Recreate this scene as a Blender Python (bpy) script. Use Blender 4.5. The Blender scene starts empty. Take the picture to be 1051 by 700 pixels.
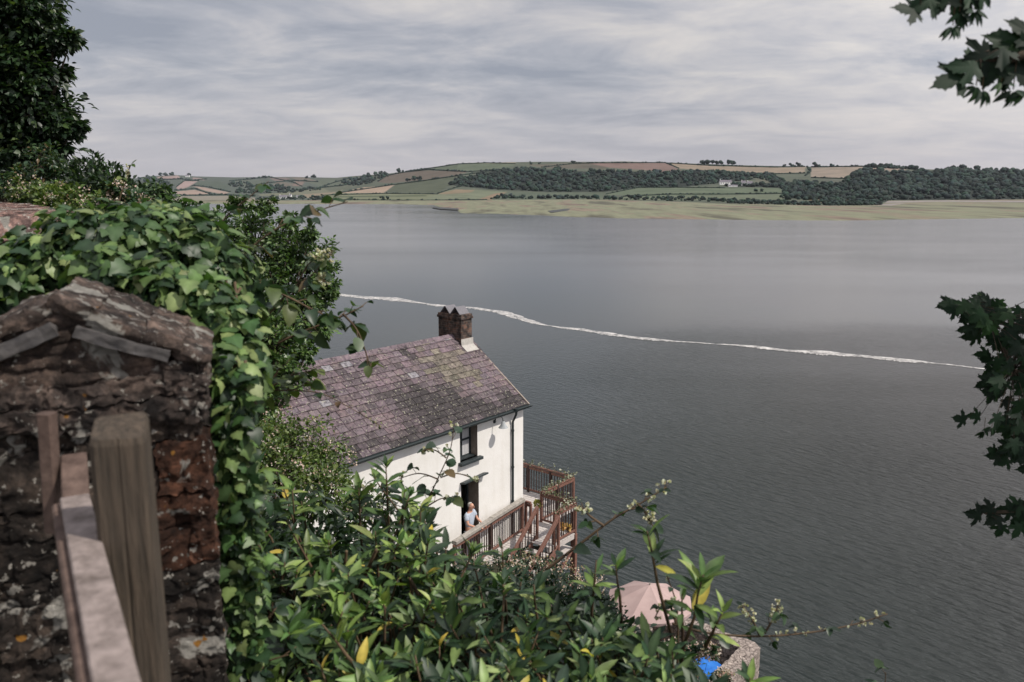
import bpy, math, random
import numpy as np
from mathutils import Vector, Matrix, noise as mnoise
R = np.random.default_rng(7); random.seed(7)
scene = bpy.context.scene
COL = scene.collection
PI = math.pi
# ------------------------------------------------------------------ camera geometry
PITCH = math.radians(10.6); cp, sp = math.cos(PITCH), math.sin(PITCH)
CZ = 18.0
def ray(u, v):
    x = (u-525.5)/830.0; y = (350-v)/830.0
    return np.array([x, cp+sp*y, -sp+cp*y])
def W(u, v, y):                      # point seen at photo pixel (u,v) at ground distance y
    r = ray(u, v); return np.array([0, 0, CZ]) + r*(y/r[1])
def Wz(u, v, z):
    r = ray(u, v); return np.array([0, 0, CZ]) + r*((z-CZ)/r[2])
def lin(c):
    c = np.asarray(c, float)/255.0
    return np.where(c <= .04045, c/12.92, ((c+.055)/1.055)**2.4)
def alb(r, g, b, k=.7): return tuple(lin((r, g, b))*k)
# ------------------------------------------------------------------ mesh helper
class MB:
    def __init__(s): s.v=[]; s.f=[]; s.c=[]; s.n=0
    def add(s, V, F, col=None):
        V = np.asarray(V, float).reshape(-1, 3)
        for f in F: s.f.append(tuple(int(i)+s.n for i in f))
        s.v.append(V); s.n += len(V)
        if col is None: col = (1, 1, 1)
        col = np.asarray(col, float)
        if col.ndim == 1: col = np.tile(col, (len(V), 1))
        s.c.append(col)
    def box(s, lo, hi, col=None, M=None):
        x0,y0,z0 = lo; x1,y1,z1 = hi
        V = np.array([(x0,y0,z0),(x1,y0,z0),(x1,y1,z0),(x0,y1,z0),(x0,y0,z1),(x1,y0,z1),(x1,y1,z1),(x0,y1,z1)], float)
        if M is not None: V = V@np.array(M)[:3,:3].T + np.array(M)[:3,3]
        s.add(V, [(0,3,2,1),(4,5,6,7),(0,1,5,4),(1,2,6,5),(2,3,7,6),(3,0,4,7)], col)
    def bar(s, p, q, w, h, col=None, up=(0,0,1)):     # box between two points, w across, h in 'up'
        p = np.asarray(p, float); q = np.asarray(q, float); d = q-p; L = np.linalg.norm(d); d/=L
        u = np.asarray(up, float); x = np.cross(d, u); x/=np.linalg.norm(x); u = np.cross(x, d)
        b = min(w, h)*.12
        prof = [(-w/2+b,-h/2),(w/2-b,-h/2),(w/2,-h/2+b),(w/2,h/2-b),(w/2-b,h/2),(-w/2+b,h/2),(-w/2,h/2-b),(-w/2,-h/2+b)]
        V = [p+x*a+u*c for a,c in prof]+[q+x*a+u*c for a,c in prof]
        F = [tuple(range(8)), tuple(range(15,7,-1))]+[(i,8+i,8+(i+1)%8,(i+1)%8) for i in range(8)]
        s.add(V, F, col)
    def tube(s, pts, rad, k=6, col=None):
        P = np.asarray(pts, float); n = len(P)
        rad = np.broadcast_to(np.asarray(rad, float), (n,))
        T = np.gradient(P, axis=0); T /= np.linalg.norm(T, axis=1)[:,None]+1e-9
        ref = np.array([0,0,1.]) if abs(T[:,2]).mean() < .8 else np.array([1.,0,0])
        A = np.cross(T, ref); A /= np.linalg.norm(A, axis=1)[:,None]+1e-9; B = np.cross(T, A)
        th = np.arange(k)*2*PI/k
        V = P[:,None,:]+rad[:,None,None]*(np.cos(th)[None,:,None]*A[:,None,:]+np.sin(th)[None,:,None]*B[:,None,:])
        F = [(i*k+j, i*k+(j+1)%k, (i+1)*k+(j+1)%k, (i+1)*k+j) for i in range(n-1) for j in range(k)]
        F += [tuple(range(k-1,-1,-1)), tuple((n-1)*k+j for j in range(k))]
        s.add(V.reshape(-1,3), F, col)
    def build(s, name, mat, parent=None, smooth=False):
        V = np.concatenate(s.v); C = np.concatenate(s.c)
        return link_mesh(name, V, s.f, C, mat, parent, smooth)
def link_mesh(name, V, F, C, mat, parent=None, smooth=False):
    me = bpy.data.meshes.new(name)
    if isinstance(F, np.ndarray):
        nf, k = F.shape
        me.vertices.add(len(V)); me.vertices.foreach_set('co', V.astype(np.float32).ravel())
        me.loops.add(nf*k); me.loops.foreach_set('vertex_index', F.astype(np.int32).ravel())
        me.polygons.add(nf); me.polygons.foreach_set('loop_start', np.arange(nf, dtype=np.int32)*k)
        me.update(calc_edges=True)
    else:
        me.from_pydata([tuple(v) for v in V], [], F)
    if C is not None:
        a = me.color_attributes.new('Col', 'FLOAT_COLOR', 'POINT')
        rgba = np.ones((len(V),4), np.float32); rgba[:,:3] = C
        a.data.foreach_set('color', rgba.ravel())
    if smooth: me.polygons.foreach_set('use_smooth', np.ones(len(me.polygons), bool))
    me.materials.append(mat); me.update()
    o = bpy.data.objects.new(name, me); COL.objects.link(o)
    if parent: o.parent = parent
    return o
def tag(o, label, cat=None, group=None, kind=None):
    o['label'] = label
    if cat: o['category'] = cat
    if group: o['group'] = group
    if kind: o['kind'] = kind
    return o
def thing(name, label, cat, loc=(0,0,0), rz=0, group=None):
    o = bpy.data.objects.new(name, None); COL.objects.link(o); o.empty_display_size = .2
    o.location = [float(k) for k in loc]; o.rotation_euler = (0,0,rz)
    return tag(o, label, cat, group)
# ------------------------------------------------------------------ materials
def nmat(name):
    m = bpy.data.materials.new(name); m.use_nodes = True
    nt = m.node_tree; return m, nt, nt.nodes['Principled BSDF']
def N(nt, t, **kw):
    n = nt.nodes.new(t)
    for k, v in kw.items():
        if k in n.inputs: n.inputs[k].default_value = v
        else: setattr(n, k, v)
    return n
def L(nt, a, ao, b, bi): nt.links.new(a.outputs[ao], b.inputs[bi])
def coords(nt, scale=(1,1,1), rot=(0,0,0), kind='Object'):
    t = N(nt, 'ShaderNodeTexCoord'); m = N(nt, 'ShaderNodeMapping')
    m.inputs['Scale'].default_value = scale; m.inputs['Rotation'].default_value = rot
    L(nt, t, kind, m, 'Vector'); return m
def ramp(nt, stops):
    r = N(nt, 'ShaderNodeValToRGB'); e = r.color_ramp.elements
    while len(e) < len(stops): e.new(.5)
    for i, (p, c) in enumerate(stops): e[i].position = p; e[i].color = (*c[:3], 1)
    return r
def mix(nt, fac, a, b, mode='MIX'):   # fac float or (node,out); a,b colour or (node,out)
    m = N(nt, 'ShaderNodeMix', data_type='RGBA', blend_type=mode)
    for idx, val in ((0, fac), (6, a), (7, b)):
        if isinstance(val, tuple) and hasattr(val[0], 'outputs'): nt.links.new(val[0].outputs[val[1]], m.inputs[idx])
        else: m.inputs[idx].default_value = val if idx == 0 else (*val[:3], 1)
    return m
def bump(nt, b, h, strength=.3, dist=.01, out='Fac'):
    n = N(nt, 'ShaderNodeBump'); n.inputs['Strength'].default_value = strength; n.inputs['Distance'].default_value = dist
    L(nt, h, out, n, 'Height'); L(nt, n, 'Normal', b, 'Normal'); return n
def varied(name, c1, c2, scale=4, rough=.8, bs=.3, bd=.01, attr=False, stretch=(1,1,1), detail=6, spec=.3):
    m, nt, b = nmat(name)
    co = coords(nt, stretch); no = N(nt, 'ShaderNodeTexNoise', Scale=scale, Detail=detail, Roughness=.65); L(nt, co, 0, no, 'Vector')
    r = ramp(nt, [(.3, c1), (.7, c2)]); L(nt, no, 'Fac', r, 'Fac')
    if attr:
        a = N(nt, 'ShaderNodeAttribute', attribute_name='Col')
        mm = mix(nt, 1.0, (a, 'Color'), (r, 'Color'), 'MULTIPLY'); L(nt, mm, 2, b, 'Base Color')
    else: L(nt, r, 'Color', b, 'Base Color')
    b.inputs['Roughness'].default_value = rough; b.inputs['Specular IOR Level'].default_value = spec
    bump(nt, b, no, bs, bd); return m
def leafmat(name, rough=.42, trans=.25, spec=.5):
    m, nt, b = nmat(name)
    a = N(nt, 'ShaderNodeAttribute', attribute_name='Col')
    co = coords(nt); no = N(nt, 'ShaderNodeTexNoise', Scale=25.0, Detail=3.0); L(nt, co, 0, no, 'Vector')
    r = ramp(nt, [(.3, (.72,.72,.72)), (.7, (1.15,1.15,1.15))]); L(nt, no, 'Fac', r, 'Fac')
    mm = mix(nt, 1.0, (a,'Color'), (r,'Color'), 'MULTIPLY'); L(nt, mm, 2, b, 'Base Color')
    b.inputs['Roughness'].default_value = rough; b.inputs['Specular IOR Level'].default_value = spec
    t = N(nt, 'ShaderNodeBsdfTranslucent')
    tc = mix(nt, 1.0, (mm, 2), (1.3, 1.5, .6), 'MULTIPLY'); L(nt, tc, 2, t, 'Color')
    ms = N(nt, 'ShaderNodeMixShader'); ms.inputs[0].default_value = trans
    L(nt, b, 0, ms, 1); L(nt, t, 0, ms, 2); L(nt, ms, 0, nt.nodes['Material Output'], 'Surface')
    return m
M = {}
M['leaf'] = leafmat('leaf'); M['gloss_leaf'] = leafmat('gloss_leaf', .45, .28, .42); M['far_leaf'] = varied('far_leaf', (.5,.5,.5), (1.3,1.3,1.3), .35, .9, 1, 1.5, attr=True, detail=4)
M['petal'] = leafmat('petal', .6, .3, .2)
M['bark'] = varied('bark', (.03,.022,.016), (.09,.07,.05), 30, .9, .6, .01)
M['stem'] = varied('stem', (.05,.03,.02), (.13,.09,.05), 20, .7, .2, .005, attr=False)
M['attr'] = varied('attr_matte', (.8,.8,.8), (1.15,1.15,1.15), 12, .8, .15, .01, attr=True)
M['metal_dark'] = varied('metal_dark', (.018,.026,.028), (.03,.04,.042), 20, .45, .1, .002)
M['glass'] = nmat('glass')[0]
_b = M['glass'].node_tree.nodes['Principled BSDF']; _b.inputs['Base Color'].default_value = (.03,.04,.045,1); _b.inputs['Roughness'].default_value = .05
# ------------------------------------------------------------------ leaf templates
def T_lance(w=.17, fold=.3, curl=.22):
    ts = [0,.12,.35,.6,.82,1]; V=[]; F=[]
    for t in ts:
        h = w*math.sin(PI*min(1, t**.85))**.8 if 0 < t < 1 else (.012 if t == 0 else .002)
        for x in (-h, 0, h): V.append((x, t, abs(x)*fold-curl*t*t))
    for i in range(len(ts)-1):
        a = i*3; F += [(a,a+1,a+4,a+3),(a+1,a+2,a+5,a+4)]
    return np.array(V), np.array(F)
def T_ovate(w=.34):
    ts = [0,.08,.2,.3,.42,.52,.66,.76,.88,1]; V=[]; F=[]
    for i, t in enumerate(ts):
        h = w*math.sin(PI*t**.75)**.7 if 0 < t < 1 else .004
        if i%2 and 0 < t < 1: h *= 1.13
        for x in (-h,0,h): V.append((x, t, abs(x)*.3-.2*t*t))
    for i in range(len(ts)-1):
        a = i*3; F += [(a,a+1,a+4,a+3),(a+1,a+2,a+5,a+4)]
    return np.array(V), np.array(F)
def fan(outline, c=(0,.35), curl=.18, fold=.15):
    o = outline+[(-x,y) for x,y in reversed(outline) if x > 1e-6]
    V = [(c[0],c[1],.04)]+[(x,y,fold*abs(x)-curl*((y-c[1])**2+x*x)) for x,y in o]; n=len(o)
    return np.array(V), np.array([(0,1+i,1+(i+1)%n) for i in range(n)])
T_IVY = fan([(0,0),(.16,-.1),(.36,-.04),(.46,.14),(.36,.34),(.44,.46),(.26,.62),(.14,.84),(0,1)], (0,.3), .35, .1)
T_MAPLE = fan([(0,0),(.12,-.04),(.3,-.12),(.34,-.02),(.5,-.06),(.42,.08),(.3,.16),(.42,.2),(.58,.22),(.7,.38),(.86,.46),(.68,.5),(.66,.6),(.5,.52),(.26,.44),(.32,.6),(.28,.7),(.34,.8),(.2,.84),(.16,.94),(.07,.98),(0,1.18)], (0,.28), .2, .12)
T_MAPLE = (T_MAPLE[0]*np.array([.85,.85,.85]), T_MAPLE[1])
T_SMALL = (np.array([(0,0,0),(-.27,.5,.1),(0,1,-.08),(.27,.5,.1)], float), np.array([(0,2,1),(0,3,2)]))
T_SMALL = (np.array([(0,0,0),(-.22,.3,.08),(-.24,.62,.06),(0,1,-.12),(.24,.62,.06),(.22,.3,.08),(0,.45,0)], float), np.array([(0,6,1),(1,6,2),(2,6,3),(3,6,4),(4,6,5),(5,6,0)]))
T_LANCE, T_OV = T_lance(.145), T_ovate()
def unit(a): return a/(np.linalg.norm(a, axis=-1, keepdims=True)+1e-9)
def leaves(tmp, P, D, Nn, S, C, wid=1.0):
    """returns V,F,C arrays for a batch"""
    TV, TF = tmp; n = len(P)
    D = unit(D); X = unit(np.cross(D, Nn)); Z = np.cross(X, D)
    S = np.broadcast_to(S, (n,)); wid = np.broadcast_to(wid, (n,))
    cv = R.uniform(.3, 1.9, n)
    V = P[:,None,:]+S[:,None,None]*((wid[:,None]*TV[None,:,0])[:,:,None]*X[:,None,:]+TV[None,:,1][:,:,None]*D[:,None,:]+(TV[None,:,2]*cv[:,None])[:,:,None]*Z[:,None,:])
    F = TF[None,:,:]+(np.arange(n)*len(TV))[:,None,None]
    CC = np.repeat(C[:,None,:], len(TV), axis=1).copy()
    if tmp is T_LANCE: CC[:,1::3] = CC[:,1::3]*1.3+.012; CC[:,0::3] *= .92; CC[:,2::3] *= .92
    if tmp is T_IVY: CC[:,0] = CC[:,0]*1.4+.01
    return V.reshape(-1,3), F.reshape(-1, TF.shape[1]), CC.reshape(-1,3)
class LB:   # leaf batches of the same face size
    def __init__(s): s.V=[]; s.F=[]; s.C=[]; s.n=0
    def add(s, tmp, P, D, Nn, S, C, wid=1.0):
        if len(P) == 0: return
        V, F, CC = leaves(tmp, np.asarray(P), np.asarray(D), np.asarray(Nn), S, np.asarray(C), wid)
        s.V.append(V); s.F.append(F+s.n); s.C.append(CC); s.n += len(V)
    def build(s, name, mat, parent, smooth=False):
        return link_mesh(name, np.concatenate(s.V), np.concatenate(s.F), np.concatenate(s.C), mat, parent, smooth)
PAL = {
 'laurel': [((.018,.042,.02),6),((.04,.078,.026),5),((.095,.15,.045),3.5),((.18,.24,.085),1.6),((.42,.34,.05),.32)],
 'sprig': [((.022,.05,.02),5),((.058,.11,.03),5),((.125,.195,.045),4),((.23,.30,.085),1.8),((.46,.38,.07),.28)],  # laurel greens with sunlight put into the colour, for the lit shoots
 'ivy':    [((.022,.05,.02),4),((.05,.10,.032),5),((.10,.16,.05),3.5),((.19,.25,.09),2)],
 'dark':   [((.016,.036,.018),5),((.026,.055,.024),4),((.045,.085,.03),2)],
 'tree':   [((.022,.048,.018),5),((.04,.08,.025),5),((.07,.12,.035),2.5),((.11,.16,.045),.7)],
 'light':  [((.05,.09,.02),4),((.09,.14,.03),5),((.15,.20,.05),3)],
 'bramble':[((.03,.065,.03),5),((.05,.09,.035),4),((.09,.12,.04),1.5),((.15,.10,.05),.7)],
 'flower': [((.55,.42,.38),4),((.65,.56,.5),4),((.40,.26,.22),2)],
 'bud':    [((.62,.62,.5),4),((.5,.48,.32),3),((.35,.3,.18),1)],
 'mid':   [((.035,.07,.024),4),((.065,.115,.033),5),((.09,.15,.04),3),((.13,.19,.055),1)],
 'bigtree':[((.014,.03,.014),5),((.022,.045,.018),5),((.035,.065,.022),3),((.06,.09,.03),.8)],
}
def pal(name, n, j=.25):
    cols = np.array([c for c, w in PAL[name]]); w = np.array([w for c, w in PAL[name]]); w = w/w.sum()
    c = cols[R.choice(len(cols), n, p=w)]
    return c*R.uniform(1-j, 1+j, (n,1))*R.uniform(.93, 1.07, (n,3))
def rnd(n): return unit(R.normal(size=(n,3)))
UP = np.array([0,0,1.])
def crown(lb, c, r, nclump, nleaf, tmp, size, palette, clump_r=.28, droop=.25, inner=.25, sq=.9, mb=None, wid=1.0, rr0=.62, rr1=1.02):
    """one lobe of a crown: clumps of leaves near the lobe's surface, twigs reaching them"""
    c = np.asarray(c, float)
    d = rnd(nclump); d[:,2] = d[:,2]*.9+.12; d = unit(d)
    rr = r*R.uniform(rr0, rr1, nclump)
    cc = c+d*rr[:,None]*np.array([1,1,sq])
    for i in range(nclump):
        n = max(3, int(nleaf*R.uniform(.6,1.4)))
        cr = r*clump_r*R.uniform(.6,1.3)
        off = R.normal(size=(n,3))*cr*.55*np.array([1,1,.7])
        P = cc[i]+off
        D = unit(off/cr*.8+d[i]*.7+R.normal(size=(n,3))*.45-UP*droop)
        Nn = unit(UP*.9+d[i]*.5+R.normal(size=(n,3))*.45)
        tint = R.uniform(.78,1.25)
        lb.add(tmp, P, D, Nn, size*R.uniform(.6,1.2,n), pal(palette,n)*tint, wid)
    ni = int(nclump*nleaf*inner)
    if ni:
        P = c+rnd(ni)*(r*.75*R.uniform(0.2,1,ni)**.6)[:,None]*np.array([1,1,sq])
        lb.add(tmp, P, rnd(ni), rnd(ni)+UP, size*R.uniform(.7,1.2,ni), pal(palette,ni)*.8, wid)  # inner leaves tinted darker to deepen the shade inside the lobe
    if mb is not None:
        for i in range(0, nclump, 2):
            m = (c*.5+cc[i]*.5)+R.normal(size=3)*r*.06
            mb.tube([c-UP*r*.3, m, cc[i]], [r*.02+.002, r*.012+.0015, r*.005+.001], 4)
def plant(name, label, cat, lobes, base, tmp, size, palette, dens=1.0, nleaf=26, stem='bark', matl='leaf', trunk_r=.05, group=None,
          crown_name='foliage', trunk_name='trunk', flowers=None, **kw):
    base = np.asarray(base, float); t = thing(name, label, cat, base, 0, group); lb = LB(); mb = MB()
    for (u, v, y, rp) in lobes:
        c = W(u, v, y); r = rp*y/844.0
        ncl = max(6, int(dens*38*(rp/45)**1.2))
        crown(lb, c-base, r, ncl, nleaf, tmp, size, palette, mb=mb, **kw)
        s = c-base; q_ = min(1, (rp/38)**1.5); mb.tube([np.zeros(3), np.array([s[0]*.35, s[1]*.35, s[2]*.5]), s*.95], [trunk_r, trunk_r*(.25+.45*q_), trunk_r*.35*q_], 7)
        if flowers:
            nf, fs, fp = flowers; n = int(nf)
            d = rnd(n); d[:,1] = -abs(d[:,1]); d[:,2] += .3; d = unit(d); P = c-base+d*(r*R.uniform(.85,1.12,n))[:,None]
            fb.setdefault(t.name, LB())
            k = 5
            PP = np.repeat(P, k, axis=0)+R.normal(size=(n*k,3))*fs*.7
            fb[t.name].add(T_SMALL, PP, rnd(n*k)+UP*.3, rnd(n*k), fs*R.uniform(.6,1.2,n*k), pal(fp, n*k), 1.6)
    lb.build(crown_name, M[matl], t); mb.build(trunk_name, M[stem], t, True)
    if t.name in fb: fb[t.name].build('blossom', M['petal'], t)
    return t
fb = {}
def inpoly(x, y, poly):
    x = np.asarray(x, float); y = np.asarray(y, float); res = np.zeros(x.shape, bool); n = len(poly); j = n-1
    for i in range(n):
        xi, yi = poly[i]; xj, yj = poly[j]
        cnd = ((yi > y) != (yj > y)) & (x < (xj-xi)*(y-yi)/((yj-yi) if yj != yi else 1e-9)+xi)
        res ^= cnd; j = i
    return res

# ================================================================== WORLD, SUN, CAMERA
cam = bpy.data.cameras.new('camera'); camo = bpy.data.objects.new('camera', cam); COL.objects.link(camo)
camo.location = (0,0,CZ); camo.rotation_euler = (PI/2-PITCH, 0, 0)
cam.sensor_width = 36; cam.lens = 830/1051*36; cam.clip_end = 30000; cam.clip_start = .05
cam.dof.use_dof = True; cam.dof.focus_distance = 18; cam.dof.aperture_fstop = 4.5
scene.camera = camo
SUN_B, SUN_E = math.radians(112), math.radians(52)     # bearing right of view, elevation
sd = Vector((math.sin(SUN_B)*math.cos(SUN_E), math.cos(SUN_B)*math.cos(SUN_E), math.sin(SUN_E)))
sun = bpy.data.lights.new('sun', 'SUN'); sun.energy = 4.0; sun.angle = math.radians(.9); sun.color = (1, .93, .84)
suno = bpy.data.objects.new('sun', sun); COL.objects.link(suno); suno.rotation_euler = sd.to_track_quat('Z', 'Y').to_euler(); suno.location = (20,-10,60)
w = bpy.data.worlds.new('World'); scene.world = w; w.use_nodes = True; nt = w.node_tree
bg = nt.nodes['Background']; bg.inputs['Strength'].default_value = .1
sky = N(nt, 'ShaderNodeTexSky', sky_type='NISHITA', sun_disc=False); sky.sun_elevation = SUN_E; sky.sun_rotation = SUN_B
tc = N(nt, 'ShaderNodeTexCoord'); sx = N(nt, 'ShaderNodeSeparateXYZ'); L(nt, tc, 'Generated', sx, 0)
def mth(op, a, b=None, clamp=False):
    m = N(nt, 'ShaderNodeMath', operation=op); m.use_clamp = clamp
    for i, val in enumerate((a, b)):
        if val is None: continue
        if isinstance(val, tuple): nt.links.new(val[0].outputs[val[1]], m.inputs[i])
        else: m.inputs[i].default_value = val
    return (m, 0)
zz = mth('ADD', mth('MAXIMUM', (sx,'Z'), 0.0), .13)
dx = mth('DIVIDE', (sx,'X'), zz); dy = mth('DIVIDE', (sx,'Y'), zz)
cb = N(nt, 'ShaderNodeCombineXYZ'); nt.links.new(dx[0].outputs[0], cb.inputs[0]); nt.links.new(dy[0].outputs[0], cb.inputs[1])
mp = N(nt, 'ShaderNodeMapping'); mp.inputs['Scale'].default_value = (.8, 1.0, 1); mp.inputs['Rotation'].default_value = (0,0,math.radians(24)); mp.inputs['Location'].default_value = (3.1,1.7,0); L(nt, cb, 0, mp, 0)
n1 = N(nt, 'ShaderNodeTexNoise', Scale=1.9, Detail=12.0, Roughness=.62, Distortion=.35); L(nt, mp, 0, n1, 'Vector')
n2 = N(nt, 'ShaderNodeTexNoise', Scale=.5, Detail=4.0, Roughness=.5); L(nt, mp, 0, n2, 'Vector')
cl = mth('ADD', mth('MULTIPLY', (n1,'Fac'), .45), mth('MULTIPLY', (n2,'Fac'), .55))
cr = ramp(nt, [(.41, (3.3,3.55,4.25)), (.475, (4.4,4.55,5.15)), (.525, (5.6,5.55,5.9)), (.57, (6.6,6.4,6.45)), (.63, (7.6,7.2,7.0))]); nt.links.new(cl[0].outputs[0], cr.inputs[0])
hz = N(nt, 'ShaderNodeMapRange'); L(nt, sx, 'Z', hz, 'Value'); hz.inputs['From Min'].default_value = 0; hz.inputs['From Max'].default_value = .13; hz.inputs['To Min'].default_value = .9; hz.inputs['To Max'].default_value = 0
m1 = mix(nt, (hz,'Result'), (cr,'Color'), (5.3,5.1,5.6))
sv = N(nt, 'ShaderNodeVectorMath', operation='DOT_PRODUCT'); L(nt, tc, 'Generated', sv, 0); sv.inputs[1].default_value = sd
gl = mth('ADD', mth('MULTIPLY', mth('MAXIMUM', (sv,'Value'), 0.0), .9), 1.0)
glc = N(nt, 'ShaderNodeCombineColor'); nt.links.new(gl[0].outputs[0], glc.inputs[0]); nt.links.new(mth('MULTIPLY', gl, .985)[0].outputs[0], glc.inputs[1]); nt.links.new(mth('MULTIPLY', gl, .96)[0].outputs[0], glc.inputs[2])
m1b = mix(nt, 1.0, (m1,2), (glc,'Color'), 'MULTIPLY')
m2 = mix(nt, .92, (sky,'Color'), (m1b,2)); L(nt, m2, 2, bg, 'Color')
scene.view_settings.view_transform = 'Standard'; scene.view_settings.look = 'None'; scene.view_settings.exposure = 0; scene.view_settings.gamma = 1
scene.render.engine = 'CYCLES'

# ================================================================== WATER
m, nt, b = nmat('estuary_water')
b.inputs['Roughness'].default_value = .16; b.inputs['IOR'].default_value = 1.33
co0 = coords(nt, (1,1,1), (0,0,math.radians(43))); co = N(nt, 'ShaderNodeMapping'); co.inputs['Scale'].default_value = (.9, 2.8, 1); L(nt, co0, 0, co, 'Vector'); na = N(nt, 'ShaderNodeTexNoise', Scale=1.0, Detail=4.0, Roughness=.5); L(nt, co, 0, na, 'Vector')
co2 = coords(nt, (1,2.2,1), (0,0,math.radians(25))); nb = N(nt, 'ShaderNodeTexNoise', Scale=.012, Detail=4.0); L(nt, co2, 0, nb, 'Vector')
co3 = coords(nt, (.35,1.2,1), (0,0,math.radians(-12))); nc = N(nt, 'ShaderNodeTexNoise', Scale=.01, Detail=5.0, Distortion=.4); L(nt, co3, 0, nc, 'Vector')
rr_ = ramp(nt, [(.35, (.45,.45,.45)), (.62, (1,1,1))]); L(nt, nb, 'Fac', rr_, 'Fac')
bp = N(nt, 'ShaderNodeBump'); bp.inputs['Distance'].default_value = 1.15; L(nt, na, 'Fac', bp, 'Height'); sp_ = N(nt, 'ShaderNodeSeparateXYZ'); tcw = N(nt, 'ShaderNodeTexCoord'); L(nt, tcw, 'Object', sp_, 0); mr = N(nt, 'ShaderNodeMapRange'); mr.interpolation_type = 'SMOOTHSTEP'; L(nt, sp_, 'Y', mr, 'Value'); mr.inputs['From Min'].default_value = 22; mr.inputs['From Max'].default_value = 120; mr.inputs['To Min'].default_value = 1; mr.inputs['To Max'].default_value = .045
mlt = N(nt, 'ShaderNodeMath', operation='MULTIPLY'); L(nt, rr_, 'Color', mlt, 0); L(nt, mr, 'Result', mlt, 1)
mx_ = N(nt, 'ShaderNodeMapRange'); mx_.interpolation_type = 'SMOOTHSTEP'; L(nt, sp_, 'X', mx_, 'Value'); mx_.inputs['From Min'].default_value = 0; mx_.inputs['From Max'].default_value = 30; mx_.inputs['To Min'].default_value = .28; mx_.inputs['To Max'].default_value = 1.0
ml2 = N(nt, 'ShaderNodeMath', operation='MULTIPLY'); L(nt, mlt, 0, ml2, 0); L(nt, mx_, 'Result', ml2, 1); L(nt, ml2, 0, bp, 'Strength'); L(nt, bp, 'Normal', b, 'Normal')
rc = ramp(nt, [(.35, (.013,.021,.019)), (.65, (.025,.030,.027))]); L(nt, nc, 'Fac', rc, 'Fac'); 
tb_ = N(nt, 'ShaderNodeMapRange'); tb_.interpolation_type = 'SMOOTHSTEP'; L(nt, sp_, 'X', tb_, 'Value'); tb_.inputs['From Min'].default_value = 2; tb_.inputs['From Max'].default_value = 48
mtb = mix(nt, (tb_,'Result'), (rc,'Color'), (.066,.063,.060)); L(nt, mtb, 2, b, 'Base Color')  # paler, murkier colour towards the right, standing in for brighter sky reflection
rro = ramp(nt, [(.35, (.10,.10,.10)), (.65, (.17,.17,.17))]); L(nt, nc, 'Fac', rro, 'Fac'); L(nt, rro, 'Color', b, 'Roughness')
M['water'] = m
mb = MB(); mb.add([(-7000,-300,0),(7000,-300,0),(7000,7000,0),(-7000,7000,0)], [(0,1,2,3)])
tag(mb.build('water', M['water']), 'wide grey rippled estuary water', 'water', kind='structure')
# foam line left by a boat
wk = [(306,299),(330,301),(368,304),(400,307),(440,312),(480,316),(510,320),(540,328),(575,336),(610,341),(645,346),(690,350),(730,352),(770,355),(820,360),(870,364),(920,369),(960,373),(1000,377),(1051,383)]
m, nt, b = nmat('foam'); b.inputs['Base Color'].default_value = (.62,.6,.58,1); b.inputs['Roughness'].default_value = .9
co = coords(nt, (1,1,1)); no = N(nt, 'ShaderNodeTexNoise', Scale=.9, Detail=8.0, Roughness=.8); L(nt, co, 0, no, 'Vector'); rr_ = ramp(nt, [(.38,(.08,.08,.08)),(.62,(1,1,1))]); L(nt, no, 'Fac', rr_, 'Fac')
tr = N(nt, 'ShaderNodeBsdfTransparent'); ms = N(nt, 'ShaderNodeMixShader'); L(nt, rr_, 'Color', ms, 0); L(nt, tr, 0, ms, 1); L(nt, b, 0, ms, 2); L(nt, ms, 0, nt.nodes['Material Output'], 'Surface'); M['foam'] = m
P = np.array([Wz(u,v,.03) for u,v in wk])
tt = np.linspace(0, len(P)-1, 700); Pi = np.stack([np.interp(tt, np.arange(len(P)), P[:,k]) for k in range(3)], 1)
nrm = unit(np.cross(np.gradient(Pi, axis=0), UP))
mb = MB(); wd = []
for i, p in enumerate(Pi):
    s = p*.12; a = mnoise.noise(Vector((s[0],s[1],0))); c_ = mnoise.noise(Vector((s[0]*3,s[1]*3,5)))
    wob = nrm[i]*(a*1.0+c_*.35); dsc = np.linalg.norm(p[:2])/100
    wdt = (.70+.7*mnoise.noise(Vector((s[0]*2.3,s[1]*2.3,2)))+.9*mnoise.noise(Vector((s[0]*.6,s[1]*.6,9))))*dsc**1.0
    wd.append((p+wob-nrm[i]*max(.26,wdt), p+wob+nrm[i]*max(.26,wdt*random.uniform(.5,1.2))))
V = np.array(wd).reshape(-1,3); mb.add(V, [(2*i,2*i+1,2*i+3,2*i+2) for i in range(len(wd)-1)])
tag(mb.build('boat_wake', M['foam']), 'thin winding line of white foam across the water', 'foam', kind='stuff')

# ================================================================== FAR SHORE AND HILLS
def prof(pts): 
    xs = [p[0] for p in pts]; ys = [p[1] for p in pts]; return lambda u: np.interp(u, xs, ys)
ridge = prof([(-600,188),(0,184),(140,183),(150,181),(180,179.5),(200,181),(240,182),(300,181.5),(345,182.5),(360,181),(400,178),(440,173),(470,168.5),(520,166.5),(560,166),(620,166),(640,165.6),(680,167),(715,168),(760,169.5),(800,170.5),(830,171),(890,171),(930,173),(960,174),(1000,174),(1051,177),(1300,184),(1700,187)])
foot = prof([(-600,205),(140,205),(400,205.5),(480,205.5),(500,205),(600,204.5),(700,207),(760,209),(860,211),(905,210),(912,205.5),(1051,204.5),(1700,204)])
shore = prof([(-600,209),(200,209),(330,209.3),(410,209.5),(445,210.5),(452,213),(468,215),(472,219),(510,219.8),(560,221.8),(590,223.5),(640,224.8),(760,226),(860,226.6),(950,226),(1051,224.5),(1300,222),(1700,220)])
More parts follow.
